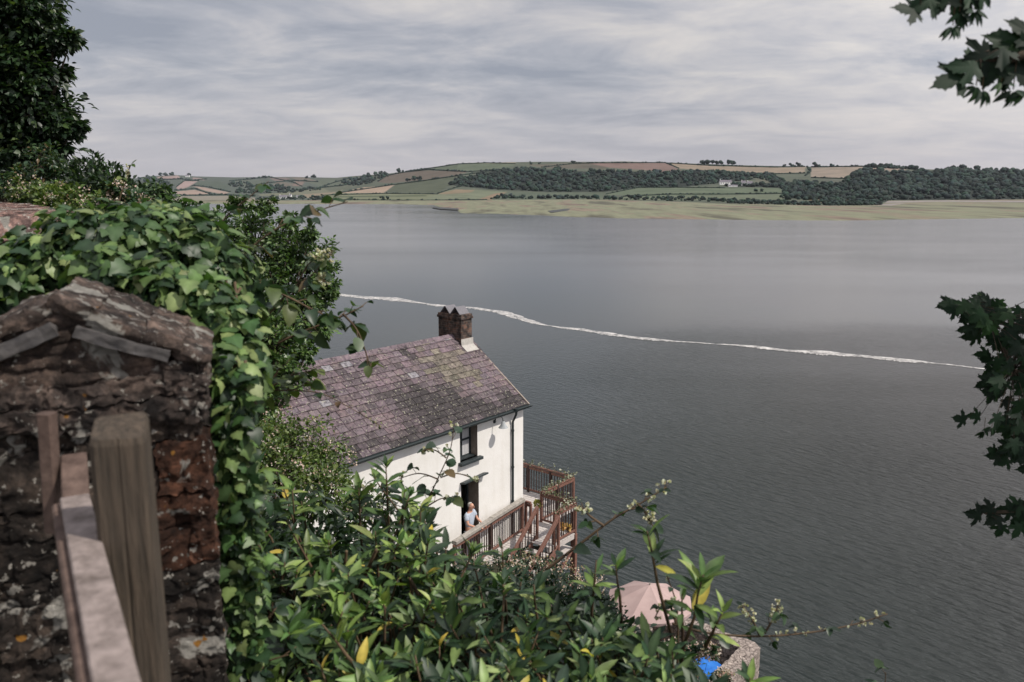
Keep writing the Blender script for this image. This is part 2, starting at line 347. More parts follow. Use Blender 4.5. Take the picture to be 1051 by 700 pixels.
dridge = prof([(-600,5200),(150,5000),(330,4300),(400,3200),(470,2700),(620,2600),(830,2500),(900,2300),(1051,2200),(1700,2200)])
def hz_d(v, z=.7): return np.array([Wz(525, x, z)[1] for x in np.atleast_1d(v)])
us = np.arange(-160, 1221, 1.5); nrow = 110
s_ = np.linspace(0, 1, nrow)
K = 844.5
def terr(u, v):                       # terrain point seen at (u,v)
    f, r = foot(u), ridge(u); v = max(v, r+.05); fr = np.clip((f-v)/(f-r), 0, 1.0)
    d0 = (CZ-.7)/((f-194.7)/K); d = d0+(dridge(u)-d0)*fr**.9
    return W(u, v, d)
FIELDS = [
 ([(-200,150),(420,150),(420,215),(-200,215)], (92,108,98)),
 ([(330,150),(1300,150),(1300,215),(330,215)], (98,112,96)),
 ([(160,181.5),(183,180),(185,183.5),(166,184.5)], (168,148,142)), ([(180.7,192),(189,186),(203,186),(193,192),(183,195)], (172,152,146)),
 ([(180,196.6),(200,194.8),(215,199),(183,200.5)], (176,156,142)), ([(198,191),(210,192.5),(235,197.5),(230,199.7),(211,196)], (176,156,142)),
 ([(198,182),(211,183.5),(209,185),(197,184)], (160,142,138)), ([(203,186.5),(225,186),(236,190),(232,196),(212,192),(200,190)], (88,106,92)),
 ([(172,201.5),(232,201),(262,203),(262,205.5),(172,205.5)], (150,148,134)),
 ([(236,186),(262,184),(275,188),(252,193)], (96,112,98)), ([(276,182),(296,182.5),(300,185),(282,186)], (128,118,112)), ([(297,182),(314,182),(326,186),(310,187)], (124,120,108)),
 ([(285,186),(305,189),(292,192),(280,190)], (118,116,104)), ([(303,186),(312,187),(310,191),(300,191)], (138,122,112)), ([(316,187),(340,183),(352,188),(330,192)], (100,116,98)),
 ([(265,199.5),(300,197),(322,194),(350,191),(352,196),(312,199.8),(268,201)], (124,132,110)), ([(330,192.5),(360,188),(366,192),(340,197)], (104,116,98)),
 ([(310,199.5),(345,197),(338,203),(308,203)], (150,142,120)),
 ([(416,176.5),(440,171),(479,166.5),(529,168.5),(515,174.4),(485,176),(440,173.5)], (104,122,100)),
 ([(485,165),(529,165),(529,168.2),(486,167.4)], (150,146,124)),
 ([(388,187),(396,180),(415,176.5),(438,175),(480.5,176.5),(460,182),(435,184.5),(400,188)], (116,110,98)),
 ([(404.6,189.5),(440,184.5),(474,180),(468,190),(460,191),(449,199),(399,197)], (94,108,88)),
 ([(346.6,198.2),(372,192.5),(404.6,190),(394,198)], (184,164,142)),
 ([(330,200),(346,198.4),(449,199),(440,206),(330,206)], (126,138,108)),
 ([(435,205),(460,195),(485,194.5),(520.6,196.8),(498,206),(440,206.5)], (124,138,112)),
 ([(449,199),(468,194.3),(487,195),(484,197.4),(458,199.4)], (150,138,112)), ([(490,205),(508,198.5),(521,197),(505,205)], (148,132,108)),
 ([(522,197),(620,198),(620,204.5),(502,204.5)], (96,114,96)),
 ([(345,201.4),(438,200.2),(437,201.5),(345,202.6)], (92,108,82)),
 ([(541,168.5),(556,168.8),(587,167),(640,165),(640,168),(590,168.5),(556.5,172)], (112,112,98)), ([(556,172),(590,168.6),(622,168),(622,173.5),(570,172.6)], (104,104,92)),
 ([(604,167.6),(640,166.9),(683,167.2),(699,175),(690,177),(655,174),(625,172)], (138,118,110)),
 ([(604,164),(620,163),(660,163),(680,166.8),(604,167.2)], (116,122,104)),
 ([(687,167.6),(730,170.4),(790,172),(826,171.6),(827,177),(788,178.4),(740,176),(697,173)], (158,146,126)),
 ([(603,172.5),(655,174),(655,180),(603,178)], (102,112,94)),
 ([(833,172),(912,170.8),(918,173),(879,175),(868,183.4),(833,182.4)], (160,150,134)), ([(818,170),(828,171),(824,178),(816,178)], (158,148,130)),
 ([(842,183),(868,184.5),(859,189),(852,189)], (100,110,98)), ([(897,170.6),(932,173),(925,177),(899,174.5)], (156,144,130)),
 ([(775,182.5),(800,183.5),(792,188),(775,187)], (108,116,100)),
 ([(622,199.5),(655,192.6),(696,192.4),(744,193),(801,192.4),(804,199),(740,200),(670,202)], (104,124,100)),
 ([(600,203.8),(640,202),(740,200.5),(805,199.5),(805,205),(600,205)], (112,128,104)),
 ([(829,203),(842,200),(859,202.5),(879,208),(866,210),(833,207.5)], (170,152,120)),
]
for wp in ([(462,190),(470,183),(512,174.5),(545,173),(600,176),(640,176),(690,176.5),(760,179),(775,184),(738,188),(700,192),(655,192.5),(620,197),(560,197),(500,194)],
           [(738,191),(770,190),(800,186),(806,189),(822,184),(842,190),(858,190),(872,184),(882,175),(920,177),(968,175),(980,173),(1051,177),(1300,184),(1300,205),(915,205.5),(905,208),(880,207),(842,198),(812,199),(800,193)]):
    FIELDS.insert(-1, (wp, (52,66,60)))
V = []; C = []
for u in us:
    f, r = foot(u), ridge(u)
    vv = f+(r-f)*s_
    d0 = (CZ-.7)/((f-194.7)/K); d = d0+(dridge(u)-d0)*s_**.9
    col = np.tile(lin((98,112,96)), (nrow,1))
    for poly, cc in FIELDS:
        k = inpoly(np.full(nrow, u), vv, poly)
        if k.any(): g_ = sum(cc)/3; col[k] = lin(tuple(g_+(c_*np.array(1.0)-g_)*.8+(4 if i_ == 0 else 0) for i_, c_ in enumerate(cc)))
    P = np.stack([(u-525.5)/830, np.zeros(1)[0]], 0) if False else np.array([W(u, v_, dd) for v_, dd in zip(vv, d)])
    front = P[0]*np.array([.985,.985,1]); front[2] = -1.5
    back = np.array([P[-1]*np.array([1.12,1.12,1]), P[-1]*np.array([1.5,1.5,1])]); back[0][2] = P[-1][2]*.82; back[1][2] = -1.5
    V.append(np.vstack([front, P, back])); C.append(np.vstack([col[:1], col, col[-1:], col[-1:]]))
V = np.array(V); C = np.array(C); nc_, nr_ = V.shape[:2]
i, j = np.meshgrid(np.arange(nc_-1), np.arange(nr_-1), indexing='ij'); q = (i*nr_+j).ravel()
F = np.stack([q, q+nr_, q+nr_+1, q+1], 1)
m, nt, b = nmat('fields')
a = N(nt, 'ShaderNodeAttribute', attribute_name='Col'); co = coords(nt); no = N(nt, 'ShaderNodeTexNoise', Scale=.02, Detail=6.0, Roughness=.7); L(nt, co, 0, no, 'Vector')
rr_ = ramp(nt, [(.3,(.46,.47,.46)),(.7,(.74,.72,.71))]); L(nt, no, 'Fac', rr_, 'Fac'); mm = mix(nt, 1.0, (a,'Color'), (rr_,'Color'), 'MULTIPLY'); L(nt, mm, 2, b, 'Base Color'); b.inputs['Roughness'].default_value = 1; b.inputs['Specular IOR Level'].default_value = .1
M['fields'] = m
tag(link_mesh('hills', V.reshape(-1,3), F, C.reshape(-1,3), m, None, True), 'low rolling hills of pasture and stubble fields', 'hills', kind='structure')
# salt marsh
V = []; C = []
nm = 34; tq = np.linspace(0, 1, nm)
for u in us:
    vs, vf = shore(u)+.25*mnoise.noise(Vector((u*.05,0,0)))+.2*mnoise.noise(Vector((u*.2,3,0))), foot(u)-.6
    d_s = (CZ)/((vs-194.7)/K); d_f = (CZ-.7)/((vf-194.7)/K)
    d = d_s+(d_f-d_s)*tq; x = (u-525.5)/844.5*d
    x = np.array([W(u, 200, dd)[0] for dd in d])
    z = np.minimum(.62, .12+.5*tq*6); z[0] = -.3
    V.append(np.stack([x, d, z], 1)); C.append(np.tile((1,1,1), (nm,1)))
V = np.array(V); nc_, nr_ = V.shape[:2]
i, j = np.meshgrid(np.arange(nc_-1), np.arange(nr_-1), indexing='ij'); q = (i*nr_+j).ravel(); F = np.stack([q, q+nr_, q+nr_+1, q+1], 1)
m, nt, b = nmat('marsh')
co = coords(nt, (1,.16,1)); no = N(nt, 'ShaderNodeTexNoise', Scale=.02, Detail=7.0, Roughness=.62); L(nt, co, 0, no, 'Vector')
rr_ = ramp(nt, [(.38, alb(88,86,70)), (.43, alb(118,118,94)), (.48, alb(138,139,112)), (.53, alb(124,128,102)), (.57, alb(142,126,108)), (.63, alb(108,95,82))]); L(nt, no, 'Fac', rr_, 'Fac')
n2 = N(nt, 'ShaderNodeTexNoise', Scale=.15, Detail=5.0); L(nt, co, 0, n2, 'Vector'); r2 = ramp(nt, [(.3,(.8,.8,.8)),(.7,(1.12,1.12,1.12))]); L(nt, n2, 'Fac', r2, 'Fac')
mm = mix(nt, 1.0, (rr_,'Color'), (r2,'Color'), 'MULTIPLY'); L(nt, mm, 2, b, 'Base Color'); b.inputs['Roughness'].default_value = 1
tag(link_mesh('salt_marsh', V.reshape(-1,3), F, None, m, None, True), 'flat pale green salt marsh along the far water edge', 'marsh', kind='structure')
# mud flat and creek
mb = MB(); mud = varied('mud', alb(120,112,108), alb(165,155,148), .02, .6, .2, .1)
def strip(pts, z=.70):
    n = len(pts); P = [Wz(u, v, z) for u, v in pts]; mb.add(P, [tuple(range(n))])
strip([(893,206.6),(960,205.6),(1055,206),(1055,207.6),(960,207),(905,208.4)][::-1])
strip([(905,209.3),(930,208.6),(915,211),(900,210.6)][::-1]); tag(mb.build('mud_flat', mud), 'pale strip of bare mud in front of the right hand wood', 'mud', kind='structure')
mb = MB()
strip([(444,212),(470,213.8),(471,215.4),(452,214.6),(444,213.2)][::-1], .66); strip([(562,216.4),(580,214.2),(586,214.2),(583,216),(566,218.2)][::-1], .66)
tag(mb.build('creek', varied('creek_mud', (.03,.032,.03), (.05,.05,.045), .1, .5, .1, .1)), 'dark muddy creeks cutting into the salt marsh', 'creek', kind='structure')
# blobs for distant trees
def ico(sub):
    import bmesh
    bm = bmesh.new(); bmesh.ops.create_icosphere(bm, subdivisions=sub, radius=1); v = np.array([x.co[:] for x in bm.verts]); f = np.array([[k.index for k in y.verts] for y in bm.faces]); bm.free(); return v, f
ICO1, ICO2 = ico(2), ico(3)
def blobs(P, S, C, t=ICO1, sq=.85, rough=.28):
    tv, tf = t; n = len(P); V = []; F = []; CC = []
    ph = R.uniform(0, 20, (n,3))
    x = tv[None]+0*ph[:,None]
    dsp = 1+rough*(np.sin(x[...,0]*3.1+ph[:,None,0])*np.sin(x[...,1]*3.7+ph[:,None,1])+.7*np.sin(x[...,2]*5.3+ph[:,None,2])*np.sin(x[...,0]*6.1+ph[:,None,1]))+R.uniform(-.09,.09,x.shape[:2])
    V = P[:,None]+x*dsp[...,None]*S[:,None,None]*np.array([1,1,sq])
    F = tf[None]+(np.arange(n)*len(tv))[:,None,None]
    return V.reshape(-1,3), F.reshape(-1,3), np.repeat(C, len(tv), axis=0)
def woodcol(n): return np.array([.018,.032,.026])*R.uniform(.45,1.9,(n,1))*R.uniform(.85,1.15,(n,3))
def wood(name, label, poly, n, spx, cat='wood', hscale=1.0):
    n = int(n*1.9)
    xs = [p[0] for p in poly]; ys = [p[1] for p in poly]; P = []; S = []
    k = 0
    while len(P) < n and k < n*20:
        k += 1; u = random.uniform(min(xs), max(xs)); v = random.uniform(min(ys), max(ys))
        if inpoly([u],[v],poly)[0]:
            p = terr(u, v); s = .68*spx*p[1]/K*random.choice((.55,.8,.9,1.1,1.5)); P.append(p+UP*s*.7*hscale); S.append(s)
    V, F, C = blobs(np.array(P), np.array(S), woodcol(len(P)))
    return tag(link_mesh(name, V, F, C, M['far_leaf']), label, cat, kind='stuff')
wood('wood', 'dark wood on the slope left of the white farmhouse', [(462,190),(470,183),(512,174.5),(545,173),(600,176),(640,176),(690,176.5),(700,179),(760,180),(775,184),(738,188),(700,192),(655,192.5),(620,197),(560,197),(500,194)], 620, 2.6)
wood('wood', 'large dark wood covering the right hand hillside', [(800,205),(806,190),(822,186),(842,190),(858,190),(872,184),(882,175),(920,177),(968,175),(980,173),(1051,177),(1200,184),(1200,205),(915,205.5),(905,208),(862,206)], 1150, 3.2)
wood('wood', 'dark wood on the skyline behind the pale stubble field', [(884,172),(890,171.3),(905,171),(930,173),(945,174.4),(905,172.6)], 45, 2.6)
wood('wood', 'scrubby wood between the farmhouse and the sandy bank', [(738,191),(770,190),(806,189),(828,196),(842,198),(876,206),(905,209),(904,211),(832,210),(830,202),(812,199),(800,193)], 240, 2.5)
wood('wood', 'strip of wood below the stubble field above the farmhouse', [(690,176.5),(740,177.4),(790,180),(806,186),(800,190),(778,183),(700,179.5)], 130, 2.4)
wood('scrub', 'dense line of low scrub at the back edge of the salt marsh', [(748,206),(800,207),(850,209.4),(900,210),(890,211),(830,211),(745,209)], 150, 2.0, 'scrub')
wood('scrub', 'scrub scattered in front of the green fields below the wood', [(502,204.5),(510,201),(560,202),(620,203),(700,203),(760,205),(745,207.6),(690,206.4),(600,204.6)], 90, 1.9, 'scrub')
wood('wood', 'distant copses scattered over the hazy left hill', [(232,189),(256,187),(262,193),(292,190),(300,196),(322,192),(330,195),(300,198),(262,199),(240,198),(246,194)], 120, 1.8)
wood('wood', 'trees along the foot of the left hill beside the white cottages', [(262,205),(268,202),(330,202.5),(345,204),(345,205.6),(262,205.6)], 60, 1.6)
wood('wood', 'wooded end of the left hill in front of the town shore', [(140,183),(158,181),(163,185),(178,187),(176,199),(140,203)], 110, 1.9)
wood('wood', 'clump of trees on the shoulder where the two hills meet', [(350,188),(364,182),(384,179.5),(396,178),(400,181),(388,184),(378,189),(362,191)], 70, 2.0)
# hedgerows: one thing per field edge
H = [
 ([(346,198.6),(404,189.9),(440,185),(474,180),(512,174.5)],.75,'long hedge climbing under the dark wood from the tan field'),
 ([(388,186.5),(397,180.5),(415,177),(440,174.2),(480,176.6),(515,174.2)],.7,'hedge curving over the brown green field'),
 ([(416,176.2),(440,170.6),(479,166.8),(529,168.2)],.6,'thin hedge along the top of the rounded green hill'),
 ([(449,199),(468,192.6),(480,190)],.6,'short hedge left of the wood above the marsh'),
 ([(330,200.6),(394,198.8),(449,199.4)],.55,'low hedge under the tan field'),
 ([(330,205.4),(440,206),(500,205.2)],.7,'hedge between the light green fields and the marsh'),
 ([(604,167.6),(683,167.2),(697,173)],.6,'hedge along the top of the ploughed brown field'),
 ([(687,167.6),(730,170.2),(790,171.8),(826,171.2)],.7,'skyline hedge behind the long tan field'),
 ([(700,176),(740,176.4),(788,178.8),(826,178)],.7,'hedge under the long tan field'),
 ([(828,171),(832,176),(826,181)],1.0,'dark hedge dropping between two tan fields'),
 ([(833,171.6),(868,171.2),(912,170.6)],.8,'skyline hedge behind the right hand tan field'),
 ([(833,182.6),(868,183.6),(879,175)],.7,'hedge under the right hand tan field'),
 ([(556,171.8),(590,168),(622,167.4)],.6,'hedge behind the brown field above the dark wood'),
 ([(622,199.3),(655,192.8),(696,192.6),(744,193)],.6,'curving hedge round the green field below the farmhouse'),
 ([(640,201.8),(690,199.6),(740,199.6),(805,198.8)],.7,'gappy hedge across the green fields below the farmhouse'),
 ([(160,184.8),(185,184),(198,185.4),(212,184)],.8,'hedge under the topmost pink field on the left hill'),
 ([(180,195.6),(200,193.8),(216,199.4),(232,200.4)],.7,'hedge between two pale strip fields on the left hill'),
 ([(197,190.6),(212,191.8),(236,197)],.6,'hedge above the longest pale strip field on the left hill'),
 ([(181,192),(189,185.8),(204,185.6)],.6,'hedge along the upper pink field on the left hill'),
 ([(180,200.8),(232,200.4),(262,201.6)],.8,'hedge along the foot of the left hill'),
 ([(252,193),(275,188),(300,185.5),(326,186.8)],.7,'hedge crossing the middle of the hazy left hill'),
 ([(276,181.8),(300,187),(310,191.4)],.6,'hedge running down the hazy left hill'),
 ([(322,193.8),(352,190.6),(366,187)],.8,'hedge above the pale green strip of the left hill'),
 ([(330,192),(345,187),(360,183)],.7,'hedge climbing to the saddle between the hills'),
 ([(236,186),(262,183.6),(276,181.8)],.7,'hedge near the skyline of the hazy left hill'),
]
for pts, spx, lab in H:
    pts = np.array(pts, float); seg = np.r_[0, np.cumsum(np.linalg.norm(np.diff(pts, axis=0), axis=1))]
    q = np.arange(0, seg[-1], spx*.6); q = q+R.uniform(-.3,.3,len(q)); uu = np.interp(q, seg, pts[:,0]); vv = np.interp(q, seg, pts[:,1])
    P = np.array([terr(a_, b_) for a_, b_ in zip(uu, vv)]); S = spx*P[:,1]/K*R.uniform(.8,1.15,len(P))*np.where(R.uniform(size=len(P)) < .08, 1.8, 1)
    V, F, C = blobs(P+UP*(S*.5)[:,None], S, woodcol(len(P)))
    tag(link_mesh('hedgerow', V, F, C, M['far_leaf']), lab, 'hedge', 'hedgerows between the far fields')
# separate far trees
def far_tree(u, v, spx, label, group, tall=1.0, n=7, nm='tree'):
    p = terr(u, v); s = spx*p[1]/K; t = thing(nm, label, 'tree' if nm == 'tree' else 'bush', p, 0, group)
    P = R.normal(size=(n,3))*np.array([.45,.45,.28*tall])*s+UP*s*.85*tall; V, F, C = blobs(P, s*R.uniform(.4,.75,n), woodcol(n))
    link_mesh('crown', V, F, C, M['far_leaf'], t)
    mb = MB(); mb.tube([(0,0,-1),(0,0,s*1.1*tall)], [s*.13, s*.08], 6); mb.build('trunk', M['bark'], t)
for u, v, s in [(721,167.8,2.4),(726,168,2.8),(731,168.2,2.5),(736,168.3,2.2),(741,168.5,2.6),(747,168.8,2.9),(752,169,2.6)]:
    far_tree(u, v, s, 'dark tree in the tight clump standing up on the hill skyline', 'trees of the skyline clump')
for u, v, s, lab in [(588,167.6,1.7,'small lone tree on the skyline above the dark central wood'),(805,171,1.6,'leftmost small tree on the skyline behind the long tan field'),(812,171,2.0,'rounded tree on the skyline right of the tan field, beside a smaller one'),(819,171,2.3,'round tree on the skyline left of the hedge gap between tan fields'),(837,171.6,2.6,'round skyline tree standing at the left of the right hand tan field'),(854.5,171.4,2.0,'small round skyline tree alone above the right hand tan field'),(896,172,2.6,'tallest tree of the skyline wood on the right'),(545,168.6,1.6,'small tree on the skyline above the left end of the central wood'),(553,168.4,1.4,'tiny tree on the skyline next to the field corner'),(988,173.6,3.4,'pointed tree rising from the right hand wood on the skyline'),(1003,174.4,2.6,'round tree rising from the right hand wood near the picture edge'),(978,174.6,3.2,'rounded tree at the upper corner of the right hand wood'),(410,177.6,2.8,'dark round tree at the top of the hill shoulder'),(394,180,2.4,'dark round tree lower on the hill shoulder'),(425,185.4,2.6,'dark bush in the brown green field, left of its middle'),(418,186.4,2.2,'smaller dark bush at the hedge beside the brown green field'),(430,185,2.4,'dark bush right beside another in the hedge of the brown green field'),(776,196.6,2.0,'left one of two trees in the green field under the farmhouse'),(782,196.6,1.8,'right one of two trees in the green field under the farmhouse'),(393,204.6,1.8,'left bush of a pair standing on the light green field'),(398,204.8,1.6,'right bush of a pair standing on the light green field'),(315,183,1.5,'small tree on the hazy left skyline'),(322,182.6,2.2,'larger tree on the hazy left skyline'),(272,183,1.6,'tree on the skyline of the hazy left hill'),(194,181.4,2.0,'tree on the left hill next to the white farm'),(164,180.6,1.9,'leftmost tree of the row crowning the left hill'),(170,180.4,2.0,'middle tree of the row crowning the left hill'),(177,180.3,1.9,'rightmost tree of the row crowning the left hill')]:
    far_tree(u, v, s, lab, None)
for u, v, s in [(511,203.6,2.6),(518,203.8,2.4),(527,203.6,2.6),(536,203.8,2.2),(545,204,2.3),(554,203.8,2.4),(563,203.6,2.8),(580,203,2.4),(592,203.4,2.6),(612,204,3.0),(622,204,2.4),(630,205,2.6),(637,204.8,2.4),(648,204,2.8),(655,204,3.0),(664,204.4,2.2),(677,203.6,1.8),(684,204,1.8),(700,204,2.4),(712,205,2.6),(722,205.2,2.4),(732,205.8,2.2),(742,206.6,2.6),(752,206.6,2.4),(768,206,2.0)]:
    far_tree(u, v, s, 'rounded dark bush in the row behind the salt marsh', 'bushes in the row behind the salt marsh', .8, nm='bush')
# farm buildings
M['render'] = varied('pale_render', (.78,.77,.76), (.86,.85,.84), .3, .8, .1, .05)
M['fslate'] = varied('far_slate', (.13,.12,.14), (.19,.17,.20), .2, .8, .1, .05)
def far_house(u, v, wpx, hpx, label, depth=8, rz=0, chim=True, roofc='fslate'):
    p = terr(u, v); k = p[1]/K; w_, h_ = wpx*k, hpx*k; t = thing('house', label, 'house', p, rz)
    mb = MB(); mb.box((-w_/2,-depth/2,-3),(w_/2,depth/2,h_)); mb.add([(-w_/2,-depth/2,h_),(-w_/2,depth/2,h_),(-w_/2,0,h_*1.6)], [(0,1,2)]); mb.add([(w_/2,-depth/2,h_),(w_/2,depth/2,h_),(w_/2,0,h_*1.6)], [(0,1,2)]); mb.build('wall', M['render'], t)
    mb = MB(); e = .4
    mb.add([(-w_/2-e,-depth/2-e,h_-.2),(w_/2+e,-depth/2-e,h_-.2),(w_/2+e,0,h_*1.65),(-w_/2-e,0,h_*1.65),(w_/2+e,depth/2+e,h_-.2),(-w_/2-e,depth/2+e,h_-.2)], [(0,1,2,3),(3,2,4,5)]); r_ = mb.build('roof', M[roofc], t)
    if chim:
        mb = MB(); mb.box((-w_/2+.3,-.5,h_*1.4),(-w_/2+1.5,.5,h_*2.0)); mb.build('chimney', M['render'], r_)
    n = max(1, int(w_/5))
    for i in range(n):
        x = -w_/2+(i+.5)*w_/n; mb = MB(); mb.box((x-.6,-depth/2-.05,h_*.35),(x+.6,-depth/2+.05,h_*.75)); mb.build('window', M['glass'], t)
far_house(744.5,189.6,12,2.9,'long white farmhouse on the hillside, leftmost of the farm')
far_house(757,190.3,13,1.5,'low grey barn to the right of the white farmhouse')
far_house(752,191.6,9,1.2,'low shed in front of the white farmhouse')
far_house(763,189.8,4.4,2.6,'small white house at the middle of the farm')
far_house(769.5,190.4,5.4,2.6,'pinkish house at the right end of the farm')
far_house(291,203.6,8,2.0,'white cottage by the shore of the hazy left hill')
far_house(298,202.2,2.4,1.8,'tall narrow white cottage by the shore of the left hill')
far_house(306,202.6,3,1.2,'tiny white cottage, rightmost by the shore of the left hill')
far_house(192.5,181.6,4.4,1.3,'white farm on the skyline of the left hill')

# ================================================================== NEAR LAND
HC = np.array([.357, 25.0]); HA = np.array([math.sin(math.radians(39.3)), math.cos(math.radians(39.3))]); HB = np.array([-HA[1], HA[0]])
HROT = math.atan2(HA[1], HA[0])
def hw(a, b, z): p = HC+HA*a+HB*b; return np.array([p[0], p[1], 7.0+z])
def ground(x, y):
    Ld = (x+.9)*.824+(y-2)*.566
    g = np.interp(Ld, [0.1,.5,1.2,3,6,9,12,14], [16.4,15.9,15.2,13,10.6,8.6,7.0,6.6])
    rx, ry = x-HC[0], y-HC[1]; a = rx*HA[0]+ry*HA[1]; b_ = rx*HB[0]+ry*HB[1]
    if b_ < -1.5: g = min(g, max(3.0, np.interp(Ld, [0,1.2,3,6,10,14,17], [16.4,15.2,13,9.5,5.5,3.6,3.0])))
    if -13 < a < .3 and -2 < b_ < 6.5: g = min(g, 6.9)
    over = 0
    if b_ < -6.9: over = max(over, (-6.9-b_) if Ld > 10 else (-6.9-b_)-(10-Ld)*2.2)
    lim = 0.05 if b_ > -3.4 else 3.1
    if a > lim: over = max(over, (a-lim) if x > -7 else (a-lim)-(-7-x)*1.5)
    if over > 0: g = g-(g+2)*min(1, over/.4)
    return g+.12*mnoise.noise(Vector((x*.8,y*.8,0)))
xs = np.arange(-45, 22.01, .45); ys = np.arange(-6, 45.01, .45)
V = np.array([(x,y,ground(x,y)) for x in xs for y in ys]); ny = len(ys)
i, j = np.meshgrid(np.arange(len(xs)-1), np.arange(ny-1), indexing='ij'); q = (i*ny+j).ravel(); F = np.stack([q, q+ny, q+ny+1, q+1], 1)
M['soil'] = varied('soil', (.018,.02,.012), (.05,.05,.03), 2.5, 1, .6, .05)
tag(link_mesh('ground', V, F, None, M['soil'], None, True), 'steep overgrown bank falling to the water', 'ground', kind='structure')

# ================================================================== HOUSE
house = thing('cottage', 'white rendered cottage with mauve slate roof above the water', 'house', hw(0,0,0), HROT)
m, nt, b = nmat('white_render')
co = coords(nt); no = N(nt, 'ShaderNodeTexNoise', Scale=1.2, Detail=8.0, Roughness=.7); L(nt, co, 0, no, 'Vector'); rr_ = ramp(nt, [(.25,(.70,.68,.64)),(.6,(.79,.775,.75))]); L(nt, no, 'Fac', rr_, 'Fac')
cs = coords(nt, (3,3,.25)); ns = N(nt, 'ShaderNodeTexNoise', Scale=1.5, Detail=5.0); L(nt, cs, 0, ns, 'Vector'); r2 = ramp(nt, [(.3,(.955,.95,.94)),(.5,(1,1,1))]); L(nt, ns, 'Fac', r2, 'Fac')
mm = mix(nt, 1.0, (rr_,'Color'), (r2,'Color'), 'MULTIPLY'); L(nt, mm, 2, b, 'Base Color'); b.inputs['Roughness'].default_value = .85
nf = N(nt, 'ShaderNodeTexNoise', Scale=14.0, Detail=6.0); L(nt, co, 0, nf, 'Vector'); bump(nt, b, nf, .35, .012)
M['wall'] = m
X0, DEP, EH, RH = -10.3, 5.17, 4.30, 6.22
holes = [(-2.97,-2.2,3.12,4.2), (-2.95,-2.16,0,2.46)]
mb = MB()
xb = sorted({X0, 0, *[h[0] for h in holes], *[h[1] for h in holes]}); zb = sorted({-2.5, EH, *[h[2] for h in holes], *[h[3] for h in holes]})
for a_, b_ in zip(xb[:-1], xb[1:]):
    for c_, d_ in zip(zb[:-1], zb[1:]):
        if any(h[0] <= (a_+b_)/2 <= h[1] and h[2] <= (c_+d_)/2 <= h[3] for h in holes): continue
        mb.add([(a_,0,c_),(b_,0,c_),(b_,0,d_),(a_,0,d_)], [(0,1,2,3)])
mb.add([(X0,0,-2.5),(X0,DEP,-2.5),(X0,DEP,EH),(X0,DEP/2,RH),(X0,0,EH)], [(0,4,3,2,1)])
mb.add([(0,0,-2.5),(0,DEP,-2.5),(0,DEP,EH),(0,DEP/2,RH),(0,0,EH)], [(0,1,2,3,4)])
mb.add([(X0,DEP,-2.5),(0,DEP,-2.5),(0,DEP,EH),(X0,DEP,EH)], [(3,2,1,0)])
mb.build('wall', M['wall'], house)
M['reveal'] = varied('stone_reveal', (.22,.18,.15), (.36,.31,.27), 6, .9, .3, .01)
M['paint_dark'] = varied('dark_green_paint', (.022,.03,.033), (.035,.045,.048), 8, .5, .1, .003)
M['curtain'] = varied('net_curtain', (.42,.42,.43), (.6,.6,.6), 9, .9, .2, .02, stretch=(4,4,.3))
def opening(h, nm, depth=.34):
    a_, b_, c_, d_ = h; mb = MB()
    mb.add([(a_,0,c_),(a_,depth,c_),(a_,depth,d_),(a_,0,d_)], [(0,1,2,3)]); mb.add([(b_,0,c_),(b_,depth,c_),(b_,depth,d_),(b_,0,d_)], [(3,2,1,0)])
    mb.add([(a_,0,d_),(b_,0,d_),(b_,depth,d_),(a_,depth,d_)], [(0,3,2,1)]); mb.add([(a_,0,c_),(b_,0,c_),(b_,depth,c_),(a_,depth,c_)], [(0,1,2,3)])
    return mb
for k, h in enumerate([holes[0]]):
    a_, b_, c_, d_ = h; y = .30
    mb = opening(h, 'window', .4); wn = mb.build('window', M['reveal'], house)
    mb = MB(); f = .055
    mb.box((a_,y-.03,c_),(a_+f,y+.03,d_)); mb.box((b_-f,y-.03,c_),(b_,y+.03,d_)); mb.box((a_+f,y-.03,d_-f),(b_-f,y+.03,d_)); mb.box((a_+f,y-.03,c_),(b_-f,y+.03,c_+f))
    mb.box((a_+f,y-.04,(c_+d_)/2-.03),(b_-f,y+.035,(c_+d_)/2+.03)); mb.box(((a_+b_)/2-.015,y-.02,c_+f),((a_+b_)/2+.015,y+.02,d_-f)); mb.build('frame', M['paint_dark'], wn)
    mb = MB(); mb.box((a_+f,y+.0,c_+f),(b_-f,y+.006,d_-f)); mb.build('pane', M['glass'], wn)
    mb = MB()
    n = 22; xs_ = np.linspace((a_+b_)/2-.02, b_-f, n); V = [(x_, y-.012+.008*math.sin(i_*1.9), z_) for i_, x_ in enumerate(xs_) for z_ in (c_+f, d_-f)]
    mb.add(V, [(2*i_,2*i_+2,2*i_+3,2*i_+1) for i_ in range(n-1)]); mb.build('curtain', M['curtain'], wn)
    mb = MB(); mb.bar((a_-.08,-.02,c_-.045),(b_+.10,-.02,c_-.045), .26, .09); mb.box((a_+.002,.10,c_-.02),(b_-.002,.29,c_+.03)); mb.build('sill', M['paint_dark'], wn)
h = holes[1]; a_, b_, c_, d_ = h
dw = opening(h, 'doorway', .5).build('doorway', M['reveal'], house)
mb = MB(); mb.box((a_,.42,0),(a_+.07,.5,d_)); mb.box((b_-.07,.42,0),(b_,.5,d_)); mb.box((a_+.07,.42,d_-.08),(b_-.07,.5,d_)); mb.build('frame', M['paint_dark'], dw)
mb = MB(); mb.bar((a_-.04,-.10,d_+.03),(b_+.22,-.10,d_+.07), .22, .05, up=(0,.25,1)); mb.build('hood', M['paint_dark'], dw)
